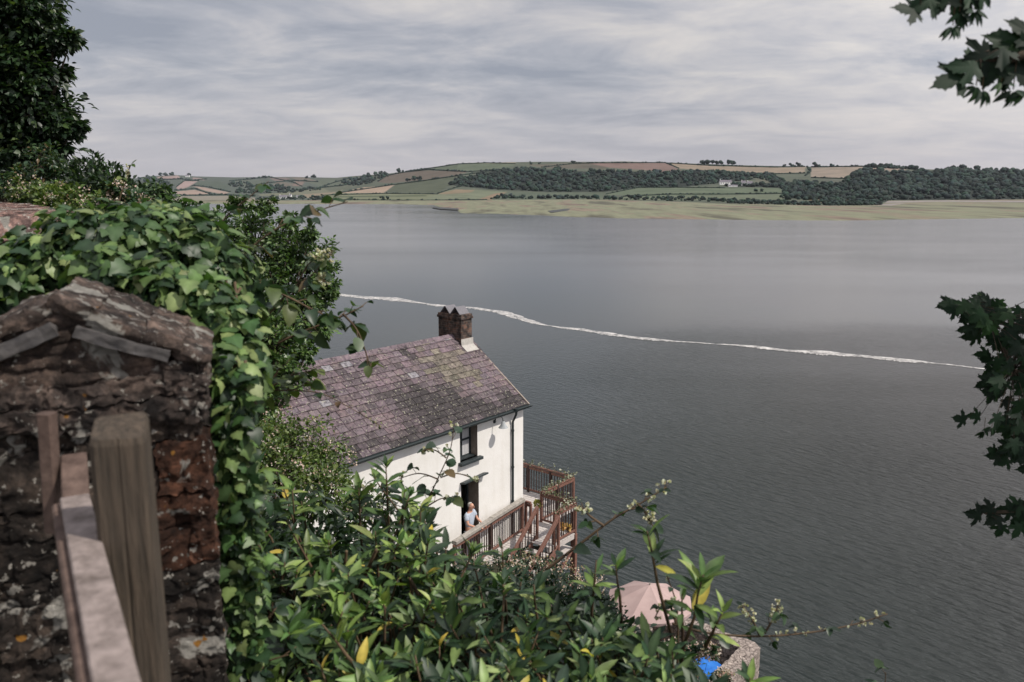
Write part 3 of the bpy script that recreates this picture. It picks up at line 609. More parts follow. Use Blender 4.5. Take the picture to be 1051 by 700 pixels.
# open door leaf swung inwards, with glazed upper half
mb = MB(); mb.box((a_+.08,.5,.02),(a_+.12,1.15,.95)); mb.box((a_+.08,.5,.95),(a_+.12,.58,2.3)); mb.box((a_+.08,1.07,.95),(a_+.12,1.15,2.3)); mb.box((a_+.08,.58,2.2),(a_+.12,1.07,2.3)); mb.build('door', M['paint_dark'], dw)
# slates
SL = math.hypot(DEP/2, RH-EH); ang = math.atan2(RH-EH, DEP/2)
def slate_roof(front):
    mb = MB(); rows = 15; over = .16; rowh = (SL+over+.04)/rows; wS = .33
    for r_ in range(rows):
        t0 = -over+r_*rowh; x = X0-.15-(.5*wS if r_%2 else 0)
        while x < .13:
            w_ = wS*random.uniform(.88,1.12); x1 = min(x+w_-.010, .14); xa = max(x+.004, X0-.15)
            if x1-xa > .05:
                L_ = rowh*1.28; dz = random.uniform(0,.008); tj = random.uniform(-.012,.012)
                th = .014
                def pt(X, t, n):
                    yy = t*math.cos(ang)-n*math.sin(ang); z_ = EH+.06+t*math.sin(ang)+n*math.cos(ang)
                    if not front: yy = DEP-yy
                    return (X, yy, z_)
                n0, n1 = .030+dz, .004
                tt0, tt1 = t0+tj, min(t0+L_, SL+.03)
                V = [pt(xa,tt0,n0-th),pt(x1,tt0,n0-th),pt(x1,tt1,n1-th),pt(xa,tt1,n1-th),pt(xa,tt0,n0),pt(x1,tt0,n0+random.uniform(0,.004)),pt(x1,tt1,n1),pt(xa,tt1,n1)]
                # colour: mauve slate, soot and moss in broad streaks, lichen near the right of the ridge
                X, T = (xa+x1)/2, t0/SL
                ns_ = mnoise.noise(Vector((X*.9+T*1.2,T*2.2,1)))*.8+mnoise.noise(Vector((X*3,T*6,4)))*.5
                dark = .62*math.exp(-((X+4.4+1.6*(T-.5))/1.5)**2)*math.exp(-((T-.42)/.45)**2)+.6*math.exp(-(T/.16)**2)*(X > -7)+.42*math.exp(-((X+1.9)/1.3)**2)*math.exp(-((T-.35)/.4)**2)+ns_*.85+random.uniform(-.13,.13)
                dark = min(1, max(0, dark))
                lich = math.exp(-((X+1.7+1.2*(T-.6))/1.0)**2)*math.exp(-((T-.62)/.34)**2)*.8+.25*mnoise.noise(Vector((X*1.3,T*5,9)))+random.uniform(-.3,.22)
                c = np.array((.160,.122,.136))*random.uniform(.8,1.16)*np.array([random.uniform(.95,1.05),1,random.uniform(.95,1.05)])
                if random.random() < .02: c = np.array((.25,.24,.26))
                dark = min(1, max(0, (dark-.18)*1.9)); c = c*(1-dark)+np.array((.045,.038,.040))*dark*random.uniform(.8,1.2)
                if lich > .42: c = c*.5+np.array((.24,.22,.15))*.5*random.uniform(.6,1.15)
                mb.add(V, [(0,1,2,3),(4,7,6,5),(0,4,5,1),(1,5,6,2),(2,6,7,3),(3,7,4,0)] if front else [(3,2,1,0),(5,6,7,4),(1,5,4,0),(2,6,5,1),(3,7,6,2),(0,4,7,3)], c)
            x += w_
    return mb
m, nt, b = nmat('slate')
a = N(nt, 'ShaderNodeAttribute', attribute_name='Col'); co = coords(nt); no = N(nt, 'ShaderNodeTexNoise', Scale=9.0, Detail=8.0, Roughness=.75); L(nt, co, 0, no, 'Vector')
rr_ = ramp(nt, [(.38,(.28,.26,.27)),(.5,(.85,.85,.85)),(.66,(1.2,1.15,1.12))]); L(nt, no, 'Fac', rr_, 'Fac'); mm = mix(nt, 1.0, (a,'Color'), (rr_,'Color'), 'MULTIPLY')
ng = N(nt, 'ShaderNodeTexNoise', Scale=16.0, Detail=5.0, Roughness=.6); L(nt, co, 0, ng, 'Vector'); r3 = ramp(nt, [(.60,(0,0,0)),(.66,(1,1,1))]); L(nt, ng, 'Fac', r3, 'Fac')
m3 = mix(nt, (r3,'Color'), (mm,2), (.30,.29,.22)); L(nt, m3, 2, b, 'Base Color'); b.inputs['Roughness'].default_value = .7; b.inputs['Specular IOR Level'].default_value = .35; bump(nt, b, no, .5, .012)
M['slate'] = m
roof = slate_roof(True); 
rb = slate_roof(False); roof.add(np.concatenate(rb.v), rb.f, np.concatenate(rb.c))
# under-boarding so nothing shows between slates
roof.add([(X0-.12,-.10,EH-.04),(.10,-.10,EH-.04),(.10,DEP/2,RH+.03),(X0-.12,DEP/2,RH+.03),(.10,DEP+.10,EH-.04),(X0-.12,DEP+.10,EH-.04)], [(0,1,2,3),(3,2,4,5)], (.03,.03,.03))
ro = roof.build('roof', M['slate'], house)
mb = MB(); x = X0-.15
while x < -.2:
    w_ = .45; p0, p1 = (x,DEP/2,RH+.10), (min(x+w_-.012,.14),DEP/2,RH+.10); c = np.array((.17,.13,.15))*random.uniform(.7,1.2)
    mb.add([(p0[0],DEP/2-.14,RH-.015),(p1[0],DEP/2-.14,RH-.015),(p1[0],DEP/2,RH+.115),(p0[0],DEP/2,RH+.115),(p1[0],DEP/2+.14,RH-.015),(p0[0],DEP/2+.14,RH-.015)], [(0,1,2,3),(3,2,4,5)], c); x += w_
mb.build('ridge_tiles', M['slate'], ro)
mb = MB(); mb.bar((.085,-.16,EH-.04),(.085,DEP/2,RH-.0), .05, .10); mb.bar((.085,DEP+.16,EH-.04),(.085,DEP/2,RH), .05, .10); mb.build('verge_board', M['reveal'], ro)
# gutter, downpipe
mb = MB(); n = 9; V = []; 
for X in (X0-.15, .12):
    for k in range(n): th = PI+PI*k/(n-1); V.append((X, -.21+.075*math.cos(th), EH-.03+.075*math.sin(th)))
mb.add(V, [(k,k+1,n+k+1,n+k) for k in range(n-1)]); mb.box((X0-.1,-.135,EH-.15),(.1,-.005,EH-.0)); mb.build('gutter', M['metal_dark'], house)
mb = MB(); mb.tube([(-.60,-.21,EH-.10),(-.60,-.20,EH-.20),(-.60,-.12,EH-.36),(-.60,-.065,EH-.46),(-.60,-.065,.05)], .036, 8)
for z_ in (3.55,2.35,1.2): mb.tube([(-.60,-.065,z_-.03),(-.60,-.065,z_+.03)], .047, 8)
mb.tube([(-.60,-.21,EH-.02),(-.60,-.21,EH-.12)], [.07,.045], 8); mb.build('downpipe', M['metal_dark'], house)
# swan neck lamp
lamp = thing('wall_lamp', 'grey swan neck lamp fixed high on the white wall', 'lamp', hw(-1.42,0,4.02), HROT)
mb = MB(); mb.tube([(0,-.004,.0),(0,-.03,.0)], [.06,.05], 10); mb.tube([(0,-.02,0),(0,-.08,.14),(0,-.2,.22),(0,-.32,.18),(0,-.36,.05)], .014, 6); mb.build('arm', M['metal_dark'], lamp, True)
mb = MB(); th = np.arange(14)*2*PI/14; prf = [(.03,.08),(.05,.05),(.07,-.02),(.13,-.10),(.15,-.13)]
V = np.array([(r_*math.cos(t_), -.36+r_*math.sin(t_), z_) for r_, z_ in prf for t_ in th]); mb.add(V, [(i_*14+j_, i_*14+(j_+1)%14, (i_+1)*14+(j_+1)%14, (i_+1)*14+j_) for i_ in range(4) for j_ in range(14)], (.35,.37,.38)); mb.build('lamp_shade', M['attr'], lamp, True)
mb = MB(); vv, ff = ICO1; mb.add(vv*.05+np.array([0,-.36,-.09]), ff, (.7,.7,.65)); mb.build('bulb', M['attr'], lamp, True)
# chimney
m, nt, b = nmat('old_brick')
t = N(nt, 'ShaderNodeTexCoord'); sxx = N(nt, 'ShaderNodeSeparateXYZ'); L(nt, t, 'Object', sxx, 0); ad = N(nt, 'ShaderNodeMath', operation='ADD'); L(nt, sxx, 'X', ad, 0); L(nt, sxx, 'Y', ad, 1)
cbx = N(nt, 'ShaderNodeCombineXYZ'); L(nt, ad, 0, cbx, 0); L(nt, sxx, 'Z', cbx, 1)
br = N(nt, 'ShaderNodeTexBrick', Scale=1.0); br.inputs['Brick Width'].default_value = .22; br.inputs['Row Height'].default_value = .075; br.inputs['Mortar Size'].default_value = .008
br.inputs['Color1'].default_value = (.12,.065,.048,1); br.inputs['Color2'].default_value = (.05,.04,.038,1); br.inputs['Mortar'].default_value = (.10,.09,.08,1); L(nt, cbx, 0, br, 'Vector')
no = N(nt, 'ShaderNodeTexNoise', Scale=6.0, Detail=6.0); L(nt, t, 'Object', no, 'Vector'); rr_ = ramp(nt, [(.38,(.22,.23,.24)),(.62,(1.4,1.3,1.2))]); L(nt, no, 'Fac', rr_, 'Fac')
mm = mix(nt, 1.0, (br,'Color'), (rr_,'Color'), 'MULTIPLY'); L(nt, mm, 2, b, 'Base Color'); b.inputs['Roughness'].default_value = .9; bump(nt, b, br, -.6, .01)
M['brick'] = m
CX1, CX0, CY0, CY1 = -.02, -.52, DEP/2-.42, DEP/2+.62
mb = MB(); mb.box((CX0,CY0,RH-.55),(CX1,CY1,RH+.62)); mb.box((CX0-.035,CY0-.035,RH+.62),(CX1+.035,CY1+.035,RH+.70)); mb.box((CX0-.01,CY0-.01,RH+.70),(CX1+.01,CY1+.01,RH+.77)); ch = mb.build('chimney', M['brick'], ro)
mb = MB(); mb.add([(CX0-.04,CY0-.05,RH-.36),(CX1+.04,CY0-.05,RH-.36),(CX1+.04,CY0-.02,RH-.02),(CX0-.04,CY0-.02,RH-.02),(CX0-.04,CY0-.28,RH-.40),(CX1+.04,CY0-.28,RH-.40),(CX1+.04,CY0-.04,RH-.23),(CX0-.04,CY0-.04,RH-.23)], [(0,1,2,3),(4,5,6,7)], (.42,.40,.37)); mb.build('flashing', M['attr'], ch)
for cy in (DEP/2-.12, DEP/2+.34):
    mb = MB()
    for sg in (-1, 1):
        mb.bar((CX0+.25, cy+sg*.21, RH+.77), (CX0+.25, cy+sg*.012, RH+1.0), .46, .025, (.17,.165,.18), up=(0,sg,1))
    mb.build('chimney_cap', M['attr'], ch)

# ================================================================== DECK AND STAIR
M['redwood'] = varied('red_brown_stain', (.125,.062,.047), (.235,.12,.092), 14, .6, .3, .004, stretch=(1,1,1))
M['darkwood'] = varied('dark_brown_stain', (.035,.022,.020), (.07,.042,.035), 14, .7, .3, .004)
M['greywood'] = varied('weathered_wood', (.20,.185,.165), (.40,.37,.33), 9, .9, .6, .01)
M['board'] = varied('pale_deck_boards', (.42,.38,.36), (.58,.54,.51), 3, .85, .3, .006, stretch=(1,8,1))
deck = thing('deck', 'red brown timber veranda and stair wrapped round the cottage corner', 'deck', hw(0,0,0), HROT)
def deckboards(x0, x1, y0, y1, z, nm='floor'):
    mb = MB(); x = x0
    while x < x1-.02: mb.box((x+.004, y0, z-.03), (min(x+.14, x1)-.004, y1, z)); x += .145
    mb.bar((x0,y0+.03,z-.11),(x1,y0+.03,z-.11), .05, .15); mb.bar((x0,y1-.03,z-.11),(x1,y1-.03,z-.11), .05, .15)
    mb.build(nm, M['board'], deck)
deckboards(.06, 2.84, .02, 5.1, 0.0); deckboards(-.55, .95, -1.48, -.005, 0.0); deckboards(.95, 2.84, -.12, .01, 0.0); deckboards(-4.4, -.56, -.62, -.005, 0.0)
def railing(p, q, z0, z1, mids=(), n=None, topm='redwood', tw=.085, posts=(True,True), postb=-.2, sp=.115, label=None, h=1.05):
    p = np.array(p, float); q = np.array(q, float); Lr = np.linalg.norm(q-p)
    e = bpy.data.objects.new('railing', None); COL.objects.link(e); e.parent = deck
    P = lambda t, dz: np.array([*(p+(q-p)*t), z0+(z1-z0)*t+dz])
    mb = MB(); mb.bar(P(0,h), P(1,h), tw, .05); mb.build('top_rail', M[topm], e)
    mb = MB(); mb.bar(P(0,h-.10), P(1,h-.10), .05, .09); mb.build('upper_rail', M['redwood'], e)
    mb = MB(); mb.bar(P(0,.10), P(1,.10), .05, .07); mb.build('bottom_rail', M['redwood'], e)
    if label: e['label'] = label
    nb = int(Lr/sp)
    for k in range(1, nb):
        a_ = P(k/nb, .12); b_ = P(k/nb, h-.13); mb = MB(); mb.bar(a_, b_, .026, .026, up=(1,0,0)); mb.build('baluster', M['darkwood'], e)
    for k, on in enumerate(posts):
        if on: mb = MB(); mb.bar(P(k,postb), P(k,h-.03), .08, .08, up=(1,0,0)); mb.build('post', M['redwood'], e)
    for t_ in mids: mb = MB(); mb.bar(P(t_,-.1), P(t_,h-.03), .09, .09, up=(1,0,0)); mb.build('post', M['darkwood'], e)
railing((2.8,5.0),(2.8,-.05),0,0,(.3,.6,.8))
railing((2.75,-.07),(.9,-.07),0,0,(.5,),posts=(False,True),postb=-1.6)
railing((.9,-.12),(.9,-1.42),0,0,(),posts=(False,False))
railing((.9,-1.46),(-.25,-1.46),0,0,(),posts=(True,True),postb=-2.4)
railing((-.17,-.12),(-3.9,-.60),0.02,0.02,(.5,),posts=(True,True),topm='greywood',tw=.10,label='front railing with a grey weathered top beam')
railing((-.05,-.16),(-.05,-.36),0,0,(),posts=(True,True))
mb = MB(); mb.bar((-.15,-.12,1.13),(-2.0,-.36,1.13),.17,.12); mb.bar((-2.0,-.36,1.12),(-3.9,-.60,1.10),.17,.11); mb.build('top_beam', M['greywood'], deck)
# stair going down towards the viewer's left
sx0 = -.6
for k in range(9):
    mb = MB(); mb.box((sx0-.24*(k+1), -1.5, -.19*(k+1)-.04), (sx0-.24*k+.02, -.72, -.19*(k+1))); mb.build('tread', M['board'], deck)
for yy, nm in ((-.78,1),(-1.66,1)):
    mb = MB(); mb.bar((sx0+.1,yy,-.12),(sx0-2.2,yy,-1.86), .05, .22); mb.build('stringer', M['redwood'], deck)
railing((-.25,-.78),(-2.3,-.96),0.05,-1.5,(.5,),posts=(True,False),sp=.16)
railing((-.3,-1.66),(-2.3,-1.7),-.02,-1.6,(.5,),posts=(True,False),sp=.16)
# supports, lower shelf and brace
for (x_, y_) in ((2.8,-.05),(.9,-1.46),(2.8,2.5),(2.8,5.0),(.9,-.05)):
    mb = MB(); mb.bar((x_,y_,-6.8 if x_ > 1 else -4),(x_,y_,-.03), .12, .12, up=(1,0,0)); mb.build('support_post', M['redwood'], deck)
mb = MB(); mb.bar((.9,-1.4,-.55),(-.1,-1.4,-1.35), .05, .09); mb.bar((.9,-1.4,-1.3),(.3,-1.4,-.85), .05, .07); mb.build('brace', M['redwood'], deck)
mb = MB(); mb.box((.35,-1.36,-.62),(.95,-1.0,-.56)); mb.build('shelf', M['board'], deck)
# garlands of pale leaves wound on the rails
def garland(name, label, p, q, z, n):
    t = thing(name, label, 'garland', hw(p[0],p[1],z)); lb = LB(); mb = MB()
    P = np.array([hw(p[0]+(q[0]-p[0])*s, p[1]+(q[1]-p[1])*s, z) for s in np.linspace(0,1,40)])-np.array(hw(p[0],p[1],z))
    P = P+np.array([[.05*math.sin(i*1.3), .05*math.cos(i*1.7), .05*math.sin(i*1.5)+.03] for i in range(40)])
    mb.tube(P, .008, 4); mb.build('vine', M['stem'], t)
    idx = R.integers(0, 40, n); Q = P[idx]+R.normal(size=(n,3))*.05
    col = np.where(R.uniform(size=(n,1)) < .55, np.array([[.36,.37,.28]]), np.array([[.10,.12,.06]]))*R.uniform(.7,1.3,(n,1))
    lb.add(T_SMALL, Q, rnd(n), rnd(n)+UP, R.uniform(.05,.10,n), col, 1.3); lb.build('leaves', M['leaf'], t)
garland('garland', 'pale leaf garland on the far veranda rail over the water', (2.8,4.2), (2.8,-.05), 1.1, 190)
garland('garland', 'pale leaf garland on the short rail leading back from the outer corner', (2.75,-.07), (.9,-.07), 1.1, 150)
garland('garland', 'pale leaf garland on the middle rail facing the water', (.9,-.1), (.9,-1.45), 1.1, 130)
garland('garland', 'pale leaf garland on the rail above the stair', (.9,-1.46), (-.25,-1.46), 1.08, 80)
def posy(label, a_, b_, z_, col, s=.12, nm='flower_bunch'):
    c = hw(a_, b_, z_); t = thing(nm, label, 'flowers', c); lb = LB(); n = 60
    d = rnd(n); lb.add(T_OV, d*s*.4, d+UP*.2, rnd(n), R.uniform(.4,.8,n)*s, np.array([col])*R.uniform(.6,1.2,(n,1)), 1.2); lb.build('petals', M['petal'], t)
    mb = MB(); mb.tube([(0,0,-s*1.6),(0,0,0)], .012, 5); mb.build('stem', M['stem'], t)
posy('yellow green bunch hanging at the landing corner post', .86, .05, .62, (.42,.40,.14), .17)
posy('creamy yellow flower bunch under the outer handrail', .55, -1.40, .30, (.62,.42,.20), .15)
posy('orange yellow flower bunch beside the creamy one under the handrail', .25, -1.40, .42, (.55,.33,.14), .14)
# ================================================================== TERRACE, SEA WALL, PARASOL
m, nt, b = nmat('rubble')
co = coords(nt); vo = N(nt, 'ShaderNodeTexVoronoi', feature='DISTANCE_TO_EDGE', Scale=6.5); L(nt, co, 0, vo, 'Vector'); vc = N(nt, 'ShaderNodeTexVoronoi', Scale=4.5); L(nt, co, 0, vc, 'Vector')
no = N(nt, 'ShaderNodeTexNoise', Scale=9.0, Detail=7.0, Roughness=.7); L(nt, co, 0, no, 'Vector'); rr_ = ramp(nt, [(.3,(.13,.105,.095)),(.5,(.30,.25,.22)),(.68,(.5,.43,.38))]); L(nt, no, 'Fac', rr_, 'Fac')
mm = mix(nt, 0.0, (rr_,'Color'), (vc,'Color'), 'MULTIPLY'); r4 = ramp(nt, [(0,(.12,.1,.09)),(.08,(1,1,1))]); L(nt, vo, 'Distance', r4, 'Fac'); m5 = mix(nt, 1.0, (mm,2), (r4,'Color'), 'MULTIPLY'); L(nt, m5, 2, b, 'Base Color'); b.inputs['Roughness'].default_value = .95
bump(nt, b, no, .9, .05); M['rubble'] = m
def stone_wall(name, label, cat, pts, w_, z0, z1, mat, step=.12, amp=.05, loc=None):
    """rough wall along local points"""
    pts = np.array(pts, float); seg = np.r_[0, np.cumsum(np.linalg.norm(np.diff(pts, axis=0), axis=1))]; n = int(seg[-1]/step)+1; q = np.linspace(0, seg[-1], n)
    P = np.stack([np.interp(q, seg, pts[:,0]), np.interp(q, seg, pts[:,1])], 1); T = unit(np.gradient(P, axis=0)); Nn = np.stack([-T[:,1], T[:,0]], 1)
    zs = np.linspace(z0, z1, max(3, int((z1-z0)/step))); ws = np.linspace(-w_/2, w_/2, 5)
    loop = [(-w_/2, z) for z in zs]+[(x, z1) for x in ws[1:-1]]+[(w_/2, z) for z in zs[::-1]]
    V = []
    for i in range(n):
        for (o_, z) in loop:
            p = np.array([*(P[i]+Nn[i]*o_), z]); s = Vector(p*3.5); s2 = Vector(p*9)
            d = mnoise.noise_vector(s)*amp+mnoise.noise_vector(s2)*amp*.5; V.append(p+np.array(d))
    k = len(loop); F = [(i*k+j, (i+1)*k+j, (i+1)*k+j+1, i*k+j+1) for i in range(n-1) for j in range(k-1)]+[tuple(range(k-1,-1,-1)), tuple((n-1)*k+j for j in range(k))]
    return V, F
V, F = stone_wall('', '', '', [(3.0,-3.4),(3.0,-6.75),(-9,-6.75)], .55, -7.4, -3.0, None)
V = [tuple(v) for v in V]; o = link_mesh('sea_wall', np.array(V), F, None, M['rubble']); o.location = hw(0,0,0); o.rotation_euler = (0,0,HROT); tag(o, 'rubble stone sea wall with a rough top at the terrace edge', 'wall')
mb = MB(); mb.add([hw(2.9,-1.4,-3.9),hw(2.9,-6.6,-3.9),hw(-9,-6.6,-3.9),hw(-9,-1.4,-3.9)], [(0,3,2,1)]); tag(mb.build('terrace', varied('terrace_gravel', (.13,.11,.10), (.30,.26,.24), 6, .9, .5, .02)), 'gravelly terrace below the cottage', 'ground', kind='structure')
V, F = stone_wall('', '', '', [(0.05,-1.6),(3.05,-1.6),(3.05,-3.4)], .5, -7.4, -3.9, None)
o = link_mesh('retaining_wall', np.array([tuple(v) for v in V]), F, None, M['rubble']); o.location = hw(0,0,0); o.rotation_euler = (0,0,HROT); tag(o, 'rough stone wall below the veranda', 'wall')
pb = Wz(667,600,5.75); pt = thing('parasol', 'faded dusty pink octagonal parasol open on the terrace', 'parasol', (pb[0],pb[1],3.1), .2)
zt = pb[2]-3.1; Rr = 1.38; V = [(0,0,zt)]; F = []; nr = 6; ns_ = 8*6
for r_ in range(1, nr+1):
    for s in range(ns_):
        th = s*2*PI/ns_; ph = (s%6)/6; sag = 4*ph*(1-ph); rad = Rr*r_/nr; rad_ = rad*(1-.055*sag)
        V.append((rad_*math.cos(th), rad_*math.sin(th), zt-.56*(r_/nr)**1.15-.045*sag*(r_/nr)))
for s in range(ns_):
    F.append((0, 1+s, 1+(s+1)%ns_))
    for r_ in range(nr-1): a0 = 1+r_*ns_; F.append((a0+s, a0+ns_+s, a0+ns_+(s+1)%ns_, a0+(s+1)%ns_))
    a0 = 1+(nr-1)*ns_; nvt = len(V)
mb = MB(); Vn = np.array(V); mb.add(Vn, F)
rim = Vn[-ns_:].copy(); rim2 = rim.copy(); rim2[:,2] -= .09
mb.add(np.vstack([rim, rim2]), [(s, s+ns_, ns_+(s+1)%ns_, (s+1)%ns_) for s in range(ns_)])
M['pinkcloth'] = varied('faded_pink_cloth', (.36,.26,.245), (.46,.345,.325), 1.5, .9, .1, .01)
cano = mb.build('canopy', M['pinkcloth'], pt)
mb = MB(); 
for s in range(8): th = s*PI/4; mb.tube([(0,0,zt-.02),(Rr*.99*math.cos(th), Rr*.99*math.sin(th), zt-.585)], .008, 5)
mb.build('ribs', M['greywood'], pt)
mb = MB(); mb.tube([(0,0,0),(0,0,zt+.06)], .022, 8); mb.build('pole', M['greywood'], pt); mb = MB(); mb.tube([(0,0,0),(0,0,.08),(0,0,.12)], [.25,.24,.04], 14); mb.build('base', M['metal_dark'], pt)
# table under a blue cover
tb = Wz(722,682,3.95); tbl = thing('table', 'small terrace table under a bright blue cloth cover', 'table', (tb[0],tb[1],3.1), .5)
M['bluecloth'] = varied('blue_cloth', (.01,.10,.42), (.03,.20,.62), 3, .6, .3, .03)
n = 13; V = []; 
for i in range(n):
    for j in range(n):
        x_, y_ = (i/(n-1)-.5)*1.5, (j/(n-1)-.5)*1.1; e = max(abs(x_)-.5, abs(y_)-.35, 0); V.append((max(-.53,min(.53,x_)), max(-.38,min(.38,y_)), .82-e*1.2+.03*mnoise.noise(Vector((x_*4,y_*4,0)))))
mb = MB(); mb.add(V, [(i*n+j,(i+1)*n+j,(i+1)*n+j+1,i*n+j+1) for i in range(n-1) for j in range(n-1)]); mb.build('cloth', M['bluecloth'], tbl)
mb = MB(); mb.box((-.5,-.35,.72),(.5,.35,.76)); mb.build('tabletop', M['greywood'], tbl)
for x_ in (-.44,.44):
    for y_ in (-.3,.3): mb = MB(); mb.bar((x_,y_,0),(x_,y_,.72), .05, .05, up=(1,0,0)); mb.build('leg', M['greywood'], tbl)

# ================================================================== PEOPLE
SKIN = varied('skin', (.50,.27,.19), (.60,.34,.25), 9, .55, .05, .003); 
def cloth(nm, c): return varied(nm, tuple(np.array(c)*.85), tuple(np.array(c)*1.1), 8, .9, .3, .01)
def skinmesh(name, J, E, mat, parent, sub=2, root=0):
    me = bpy.data.meshes.new(name); me.from_pydata([j[0] for j in J], E, []); me.materials.append(mat)
    o = bpy.data.objects.new(name, me); COL.objects.link(o); o.parent = parent
    md = o.modifiers.new('Skin', 'SKIN'); md.use_smooth_shade = True
    if not me.skin_vertices: me.attributes  # created by the modifier
    if len(me.skin_vertices) == 0:
        bpy.context.view_layer.objects.active = o; bpy.ops.mesh.customdata_skin_add()
    sv = me.skin_vertices[0].data
    for i, j in enumerate(J): sv[i].radius = (j[1], j[2] if len(j) > 2 else j[1]); sv[i].use_root = (i == root)
    s = o.modifiers.new('Sub', 'SUBSURF'); s.levels = sub; s.render_levels = sub
    return o
def person(loc, rz, label, shirt, trousers, hair, pose='lean'):
    t = thing('person', label, 'person', loc, rz)
    # local: +X right hand side, -Y front; pelvis at .93
    ar = {'lean': [((-.21,-.02,1.42),(-.27,-.12,1.17),(-.17,-.36,1.09),(-.12,-.45,1.08)), ((.21,-.02,1.42),(.27,-.12,1.17),(.17,-.36,1.09),(.12,-.45,1.08))],
          'stand': [((-.2,0,1.42),(-.25,.02,1.14),(-.25,-.05,.90),(-.25,-.08,.82)), ((.2,0,1.42),(.25,.02,1.14),(.25,-.05,.90),(.25,-.08,.82))]}[pose]
    J = [((0,0,.93),.15,.11),((0,0,1.12),.145,.10),((0,-.01,1.33),.16,.11),((0,-.02,1.46),.08,.07),((0,-.04,1.53),.055,.055),((0,-.07,1.60),.07,.085),((0,-.075,1.68),.078,.095),((0,-.065,1.745),.045,.055)]
    E = [(0,1),(1,2),(2,3),(3,4),(4,5),(5,6),(6,7)]
    for a_ in ar:
        k = len(J); J += [(a_[0],.055),(a_[1],.042),(a_[2],.03),(a_[3],.032,.02)]; E += [(2,k),(k,k+1),(k+1,k+2),(k+2,k+3)]
        h = np.array(a_[3]); d = unit(h-np.array(a_[2])); sd_ = unit(np.cross(d, UP))
        for f in range(4):
            kk = len(J); b0 = h+sd_*(f-1.5)*.02+d*.05; J += [(tuple(b0),.010),(tuple(b0+d*.035-UP*.018),.008)]; E += [(k+3,kk),(kk,kk+1)]
        kk = len(J); J += [(tuple(h+sd_*(.035 if a_[0][0] < 0 else -.035)+d*.02),.010)]; E += [(k+3,kk)]
    for s in (-1,1):
        k = len(J); J += [((s*.09,0,.85),.085),((s*.10,-.02,.48),.058),((s*.10,.02,.09),.038),((s*.11,-.13,.035),.04,.03)]; E += [(0,k),(k,k+1),(k+1,k+2),(k+2,k+3)]
    body = skinmesh('body', J, E, SKIN, t)
    # face and ears
    mb = MB(); 
    v1, f1 = ICO1
    for s in (-1,1):
        mb.add(v1*.011+np.array([s*.03,-.158,1.665]), f1, (.05,.04,.035)); mb.add(v1*np.array([.012,.02,.03])+np.array([s*.082,-.07,1.655]), f1, (.5,.27,.2))
    mb.add(v1*np.array([.013,.022,.024])+np.array([0,-.172,1.64]), f1, (.52,.28,.2)); mb.add(v1*np.array([.026,.01,.006])+np.array([0,-.155,1.60]), f1, (.35,.12,.10)); mb.build('face', M['attr'], t)
    skinmesh('shirt', [((0,0,.90),.17,.125),((0,0,1.12),.165,.12),((0,-.01,1.33),.18,.13),((0,-.02,1.44),.10,.085)]+[j for a_ in ar for j in ((a_[0],.075),(tuple(np.array(a_[0])*.35+np.array(a_[1])*.65),.068))],
             [(0,1),(1,2),(2,3),(2,4),(4,5),(2,6),(6,7)], cloth('shirt_cloth', shirt), t)
    skinmesh('trousers', [((0,0,.93),.16,.12)]+[j for s in (-1,1) for j in (((s*.09,0,.84),.10),((s*.10,-.02,.48),.075),((s*.10,.02,.10),.06))], [(0,1),(1,2),(2,3),(0,4),(4,5),(5,6)], cloth('trouser_cloth', trousers), t)
    mb = MB(); V = v1[:]*np.array([.088,.10,.08])+np.array([0,-.045,1.69]); 
    mb.add(V, [f for f in f1 if np.mean([V[i][1] for i in f]) > -.06 or np.mean([V[i][2] for i in f]) > 1.755], hair); mb.build('hair', M['attr'], t, True)
    return t
pp = hw(-2.62,-.02,.02)
person(pp, HROT+math.radians(12), 'balding man in a pale blue short sleeved shirt leaning at the open cottage door', (.42,.47,.55), (.25,.26,.30), (.55,.53,.5), 'lean')
q = W(46,192,34); person((q[0],q[1],q[2]-1.68), .3, 'distant person in a pale top behind the hedge under the big tree', (.6,.58,.6), (.05,.05,.07), (.25,.08,.05), 'stand')
q = W(-3,200,15); person((q[0],q[1],q[2]-1.6), .6, 'person in bright blue clothes at the left edge beyond the stone wall', (.10,.30,.50), (.03,.08,.22), (.08,.05,.03), 'stand')

# ================================================================== STONE PIER, PARAPET, FENCE
m, nt, b = nmat('old_stone')
co = coords(nt); a = N(nt, 'ShaderNodeAttribute', attribute_name='Col')
n1 = N(nt, 'ShaderNodeTexNoise', Scale=11.0, Detail=9.0, Roughness=.72); L(nt, co, 0, n1, 'Vector'); r1 = ramp(nt, [(.36,(.18,.18,.19)),(.5,(.7,.66,.64)),(.64,(1.9,1.7,1.55))]); L(nt, n1, 'Fac', r1, 'Fac')
c1 = mix(nt, 1.0, (a,'Color'), (r1,'Color'), 'MULTIPLY')
n2 = N(nt, 'ShaderNodeTexNoise', Scale=7.5, Detail=4.0, Roughness=.55, Distortion=.6); c2_ = coords(nt); c2_.inputs['Location'].default_value = (3,7,1); L(nt, c2_, 0, n2, 'Vector'); r2 = ramp(nt, [(.585,(0,0,0)),(.62,(1,1,1))]); L(nt, n2, 'Fac', r2, 'Fac')
c2 = mix(nt, (r2,'Color'), (c1,2), (.40,.38,.34))
n3 = N(nt, 'ShaderNodeTexNoise', Scale=34.0, Detail=3.0, Roughness=.6); L(nt, co, 0, n3, 'Vector'); r3 = ramp(nt, [(.61,(0,0,0)),(.66,(1,1,1))]); L(nt, n3, 'Fac', r3, 'Fac')
c3 = mix(nt, (r3,'Color'), (c2,2), (.46,.43,.38))
